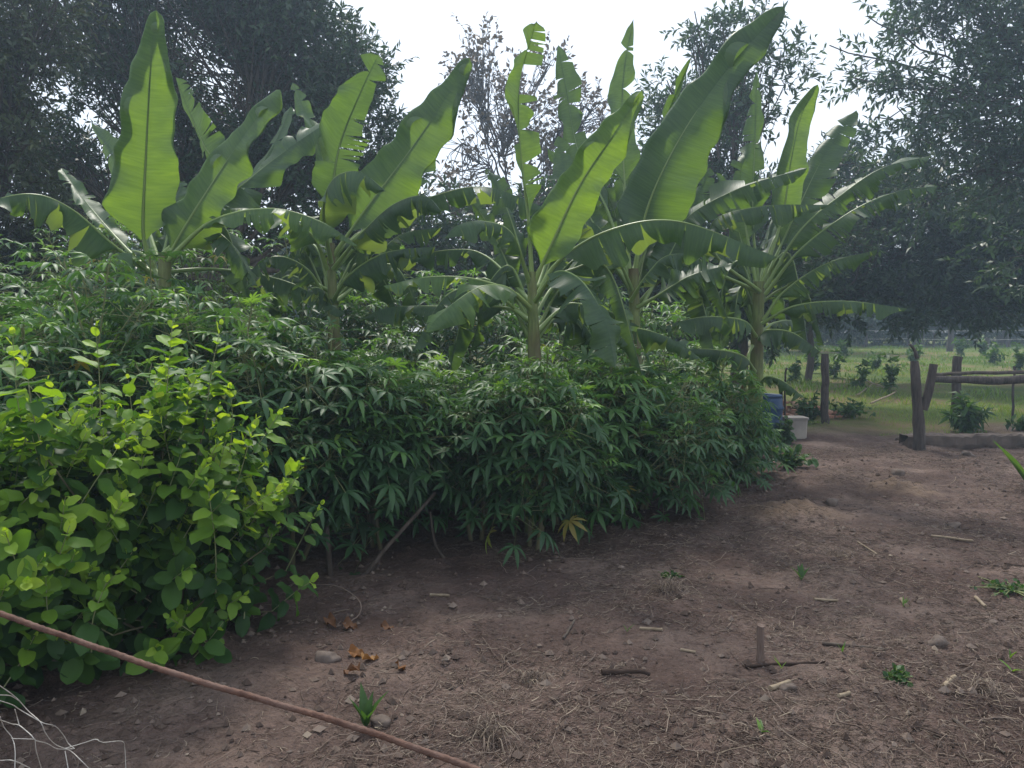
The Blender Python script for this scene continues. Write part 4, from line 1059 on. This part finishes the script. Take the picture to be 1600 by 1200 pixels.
# bits of cut cane
GC2 = 'pale cut cane pieces on the soil'
for i, (x0, y0, x1, y1, r, lab) in enumerate((
    (1000, 990, 1035, 997, .009, 'pale yellow cut cane lying in the middle of the bare soil'),
    (1063, 1018, 1087, 1019, .008, 'short cream cane piece between the yellow cane and the upright stake'),
    (1203, 1083, 1233, 1068, .013, 'short thick pale stick lying below the upright stake'),
    (1474, 1079, 1492, 1052, .012, 'cream speckled cane piece pointing up the slope at the right'),
    (1272, 943, 1309, 944, .008, 'thin pale cane lying flat right of the small green sprout'),
    (1524, 935, 1540, 947, .011, 'short grey cane near the right edge'),
    (1408, 941, 1417, 951, .014, 'stubby pale cane end on open soil'),
    (1310, 1097, 1327, 1084, .010, 'small dull cane below the fern like weed'),
    (1455, 843, 1520, 853, .010, 'long pale stick far up the slope at the right'),
    (672, 934, 702, 936, .010, 'orange yellow cane piece in the shade before the hedge'),
    (1340, 852, 1370, 870, .006, 'thin pale twig up the slope between the dirt mounds'))):
    a, b_ = gp(x0, y0), gp(x1, y1)
    log('cane_piece', a + A([0, 0, r * .9]), b_ + A([0, 0, r * .9]), r, r * .9, lab, 'cane piece', GC2, M_CANE, seed=90 + i, wob=.004, sides=8, n=6)
for i, (x0, y0, x1, y1, r, lab) in enumerate((
    (1165, 1043, 1290, 1039, .009, 'long flat grey stick lying at the foot of the upright stake'),
    (1285, 1005, 1383, 1021, .009, 'long thin grey stick right of the upright stake'),
    (1185, 1050, 1250, 1130, .005, 'thin dark curved twig running down from the flat stick'),
    (940, 1065, 1015, 1064, .014, 'dark short log half sunk in the middle soil'),
    (880, 1005, 905, 965, .008, 'bent root standing out of the soil left of the yellow cane'),
    (1490, 1120, 1570, 1170, .008, 'curved grey stick near the lower right corner'),
    (1570, 889, 1640, 893, .012, 'pale stick cut by the right edge of the picture'))):
    a, b_ = gp(x0, y0), gp(x1, y1)
    log('fallen_stick', a + A([0, 0, r]), b_ + A([0, 0, r]), r, r * .7, lab, 'stick', 'sticks on the soil', M_BARK if i % 3 else M_LIT, seed=120 + i, wob=.007, sides=7, n=12)
# upright stake
a = gp(1188, 1036); log('short_stake', a - A([0, 0, .03]), P(1189, 977, float(a[1])), .018, .018, 'short upright wooden stake driven into the soil', 'stake', seed=140, wob=.002, mat=plain('stake_wood', (.085, .06, .05), (.17, .125, .105), 15, .85, .4, (4, 4, .5)))

# stones
def stone(px, py, r, lab, seed):
    rs = np.random.RandomState(seed); p = gp(px, py)
    import bmesh
    bm = bmesh.new(); bmesh.ops.create_icosphere(bm, subdivisions=3, radius=1)
    sx, sy, sz = r * rs.uniform(.8, 1.3), r * rs.uniform(.7, 1.1), r * rs.uniform(.6, .85)
    for v in bm.verts:
        k = 1 + .9 * (noise3(A([v.co.x * 1.4 + seed]), A([v.co.y * 1.4 + 9]), A([v.co.z * 1.4 + 4]))[0] - .5)
        v.co = (v.co.x * sx * k, v.co.y * sy * k, v.co.z * sz * k + sz * .05)
    me = bpy.data.meshes.new('stone'); bm.to_mesh(me); bm.free(); me.materials.append(M_STONE)
    me.polygons.foreach_set('use_smooth', np.full(len(me.polygons), True))
    o = bpy.data.objects.new('stone', me); col.objects.link(o); o.location = [float(q) for q in p]
    tag(o, lab, 'stone', 'stones on the soil')


for i, (x, y, r, lab) in enumerate(((512, 1035, .05, 'rounded grey stone in the shade before the light green shrub'), (1012, 975, .03, 'small pointed stone above the yellow cane'),
                                    (1232, 1078, .035, 'small pale stone beside the short thick stick'), (1510, 712, .09, 'pale stone in front of the low kerb'), (790, 1070, .03, 'small flat stone left of the middle soil'),
                                    (1490, 820, .06, 'flat grey stone up the slope at the right'), (1468, 1000, .05, 'half buried round clod on open soil at the right'), (595, 1137, .035, 'oblong brown stone beside the green seedling'),
                                    (1402, 750, .07, 'clod on top of the farther dirt mound'), (1300, 790, .06, 'clod at the side of the nearer dirt mound'), (1405, 618 + 70, .06, 'small stone left of the forked post'))):
    stone(x, y, r, lab, 30 + i)

# fallen orange leaves
for i, (x, y, S, lab) in enumerate(((545, 1027, .08, 'orange dry leaf near the rounded stone, leftmost'), (566, 1040, .09, 'curled yellow brown leaf just right of the orange one'), (622, 1057, .08, 'small orange leaf lying alone on shaded soil'),
                                    (512, 980, .08, 'curled brown leaf hanging by the dry twig'), (536, 985, .09, 'curled beige leaf at the end of the dry twig'), (595, 993, .08, 'reddish brown leaf flat on shaded soil'), (562, 1068, .09, 'dark crumpled leaf below the orange ones'))):
    mb = MB(); rs = np.random.RandomState(200 + i); bv, bf = blade_shape(8, 4, ov, .7, 1.1, .8)
    a = rs.rand() * 6.28
    mb.stamp(bv, bf, frames(A([[math.cos(a), math.sin(a), .1]]), A([[rs.normal() * .4, rs.normal() * .4, 1.]])) * S, (gp(x, y) + A([0, 0, .02]))[None], A([rs.uniform(.2, .9) if i < 3 else .1]))
    mb.build('fallen_leaf', M_ORANGE, label=lab, cat='leaf', group='fallen dry leaves')


# grass-like seedlings
def sprout(px, py, h, n, wd, lab, seed, tone=.55, spread=.5, name='seedling'):
    rs = np.random.RandomState(seed); p = gp(px, py); mb = MB()
    wf = lambda t: wd * max(.03, math.sin(math.pi * min(1, t ** .7)))
    for k in range(n):
        bv, bf = blade_shape(8, 2, wf, .5, rs.uniform(.1, .5))
        a = rs.rand() * 6.28; dr = unit(A([[math.cos(a) * spread, math.sin(a) * spread, 1]])); nr = A([[-math.cos(a), -math.sin(a), .5]])
        mb.stamp(bv, bf, frames(dr, nr) * h * rs.uniform(.6, 1.05), p[None], A([np.clip(tone + rs.normal() * .12, 0, 1)]))
    return mb.build(name, M_WEED, label=lab, cat='seedling', group='seedlings on the soil')


sprout(572, 1142, .19, 7, .13, 'largest broad bladed green seedling behind the rusty rod', 1, .35, .35)
sprout(1252, 912, .12, 5, .14, 'small broad green sprout alone on soil up the slope', 2, .4)
sprout(1316, 1020, .09, 3, .08, 'thin green sprout by the long thin grey stick', 3)
sprout(1221, 1046, .08, 3, .08, 'tiny yellow green sprout just right of the upright stake', 4, .8)
sprout(1579, 1022, .08, 4, .10, 'tiny bright sprout at the right edge, upper of two', 5, .8)
sprout(1582, 1048, .08, 5, .10, 'tiny bright sprout at the right edge, lower of two', 6, .8, 1.0)
sprout(1190, 1155, .08, 4, .12, 'tiny green sprout near the bottom below the upright stake', 7, .6, 1.2)
sprout(980, 992, .06, 2, .12, 'tiny upright leaf blade left of the yellow cane', 8, .7)
sprout(1605, 765, .75, 7, .07, 'tall arching grass blade entering at the right edge', 9, .6, .7)
sprout(1412, 950, .07, 3, .1, 'tiny green blade in the open soil at the right', 10, .6)
leafy('small_weed', gp(1400, 1060), .07, .085, 34, .035, 'low dark green fern like weed on the open soil', 'weed', 'weeds on the soil', seed=80, tone0=.2, proto=OVATE[0])
leafy('small_weed', gp(1050, 905), .05, .10, 20, .03, 'small dark green weed flat on the middle soil', 'weed', 'weeds on the soil', seed=81, tone0=.15)
0 and leafy('small_weed', gp(1010, 880), .06, .12, 20, .03, 'small dull weed close to the shade of the hedge', 'weed', 'weeds on the soil', seed=82, tone0=.2)
leafy('small_weed', gp(1580, 925), .05, .3, 40, .03, 'dark flat weed patch at the right edge', 'weed', 'weeds on the soil', seed=83, tone0=.1)
0 and leafy('small_weed', gp(1385, 845), .05, .1, 16, .03, 'faint green weed up the slope at the right', 'weed', 'weeds on the soil', seed=84, tone0=.4)


# dry straw tuft
def tuft(px, py, n, L, lab, seed):
    rs = np.random.RandomState(seed); p = gp(px, py); mb = MB()
    for k in range(n):
        a = rs.rand() * 6.28; q0 = p + A([rs.normal() * .03, rs.normal() * .03, 0]); el = rs.uniform(.1, 1.2); l = L * rs.uniform(.5, 1.2)
        d1 = A([math.cos(a) * math.cos(el), math.sin(a) * math.cos(el), math.sin(el)]); q1 = q0 + d1 * l * .6; q2 = q1 + A([math.cos(a) * .8, math.sin(a) * .8, -.6]) * l * .5
        mb.tube(spline([q0, q1, q2], 6), .0015, 3, cap=False, tone=rs.uniform(.45, 1))
    mb.build('straw_tuft', M_LIT, label=lab, cat='grass tuft', group='dry straw tufts')


tuft(765, 1160, 110, .14, 'dry straw grass tuft at the bottom middle of the picture', 1)
tuft(1540, 1075, 60, .12, 'dry straw tuft right of the cream speckled cane', 2)
tuft(1310, 868, 50, .12, 'dry straw tuft up the slope between sprout and mound', 3)
tuft(1045, 930, 110, .14, 'wide heap of dry straw in the middle of the soil', 4)
tuft(830, 1060, 60, .10, 'dull straw tuft left of the dark short log', 5)
# bare cassava trunks seen under the hedge, dry twig
for i, (pts, r, lab) in enumerate((
    ([(566, 905, 5.1), (600, 860, 5.15), (640, 815, 5.25), (680, 770, 5.4)], .017, 'long bare slanting cassava stem under the hedge'),
    ([(517, 905, 5.1), (514, 870, 5.1), (510, 820, 5.15), (512, 770, 5.2)], .022, 'upright bare cassava stem at the right edge of the light green shrub'),
    ([(700, 880, 5.5), (680, 850, 5.45), (672, 800, 5.5)], .012, 'short bare stem leaning left under the hedge middle'),
    ([(810, 850, 6.2), (860, 800, 6.1), (900, 790, 6.1)], .012, 'thin bare stem lying low under the right part of the hedge'))):
    mb = MB(); mb.tube(spline([P(*p) for p in pts], 14), np.linspace(r, r * .7, 14), 8, lump=.12, seed=i)
    mb.build('bare_branch', M_BARK, label=lab, cat='branch', group='bare stems under the hedge')
mb = MB(); mb.tube(spline([P(490, 913, 4.5), P(530, 917, 4.4), P(562, 940, 4.25), P(560, 962, 4.2), P(535, 976, 4.1)], 20), .004, 5, tone=.6)
mb.build('dry_twig', M_LIT, label='thin dry twig arching over the shaded soil right of the shrub', cat='twig')

# rusty rod
mb = MB()
rod = (lambda q_: q_ + np.stack([np.zeros(400), .001 * np.sin(np.arange(400) * .05), .0014 * np.sin(np.arange(400) * .045 + 1) + .0004 * np.sin(np.arange(400) * .21)], 1))(spline([P(-260, 860, 1.45), P(0, 959, 1.28), P(137, 1008, 1.24), P(400, 1090, 1.16), P(583, 1147, 1.12), P(760, 1206, 1.08), P(950, 1275, 1.03)], 400))
mb.tube(rod, .0046 + .0006 * (np.sin(np.arange(400) * 1.6) > .3), 8)
mb.build('rusty_rod', M_RUST, label='long rusty steel rod slanting across the lower left corner', cat='rod')
# wire netting
W = [[(0, 815), (50, 850), (90, 885), (135, 935), (190, 985), (215, 1040), (260, 1090), (330, 1120), (380, 1165), (420, 1205)],
     [(0, 885), (60, 905), (90, 925), (150, 960), (205, 990), (260, 1005), (300, 1050), (320, 1085), (350, 1110)],
     [(0, 975), (60, 995), (90, 1000), (150, 1050), (165, 1070), (220, 1085), (270, 1110), (345, 1110)],
     [(0, 960), (20, 1010), (55, 1055), (70, 1110), (70, 1205)], [(70, 925), (80, 960), (90, 1000)], [(165, 1070), (170, 1120), (195, 1205)], [(55, 1062), (165, 1065)],
     [(0, 1165), (60, 1165), (140, 1200)], [(300, 1110), (400, 1080), (450, 1065), (480, 1080), (570, 1075), (585, 1110), (590, 1205)], [(305, 1120), (320, 1205)], [(0, 858), (50, 862), (90, 885)],
     [(-150, 800), (-60, 790), (0, 815)], [(-150, 960), (-60, 900), (0, 885)], [(-150, 1000), (-60, 960), (0, 965)], [(-90, 1150), (0, 1165)]]
mb = MB()
for i, ln in enumerate(W):
    pts = [P(x / 3, 800 + y / 3, 1.35 + .0010 * (x / 3) + .02 * math.sin(x * .02 + y * .013)) for x, y in ln]
    mb.tube(spline(pts, len(pts) * 5), .00085, 5)
mb.build('wire_netting', M_WIRE, label='torn pale wire netting curling in the lower left corner', cat='wire netting')

# ------------------------------------------------------------------ air
mb = MB()
x0, x1, y0, y1, z0, z1 = -60, 60, -5, 75, -3, 22
mb.add([(x0, y0, z0), (x1, y0, z0), (x1, y1, z0), (x0, y1, z0), (x0, y0, z1), (x1, y0, z1), (x1, y1, z1), (x0, y1, z1)],
       [(0, 3, 2, 1), (4, 5, 6, 7), (0, 1, 5, 4), (1, 2, 6, 5), (2, 3, 7, 6), (3, 0, 4, 7)])
m, n, o = newmat('haze_air'); v = N(n, 'ShaderNodeVolumePrincipled')
v.inputs['Color'].default_value = (.60, .78, 1, 1); v.inputs['Density'].default_value = .0034; v.inputs['Anisotropy'].default_value = .5
n.links.new(v.outputs[0], o.inputs['Volume'])
mb.build('haze', m, smooth=False, label='thin pale haze in the air over the whole yard', cat='haze', kind='stuff')
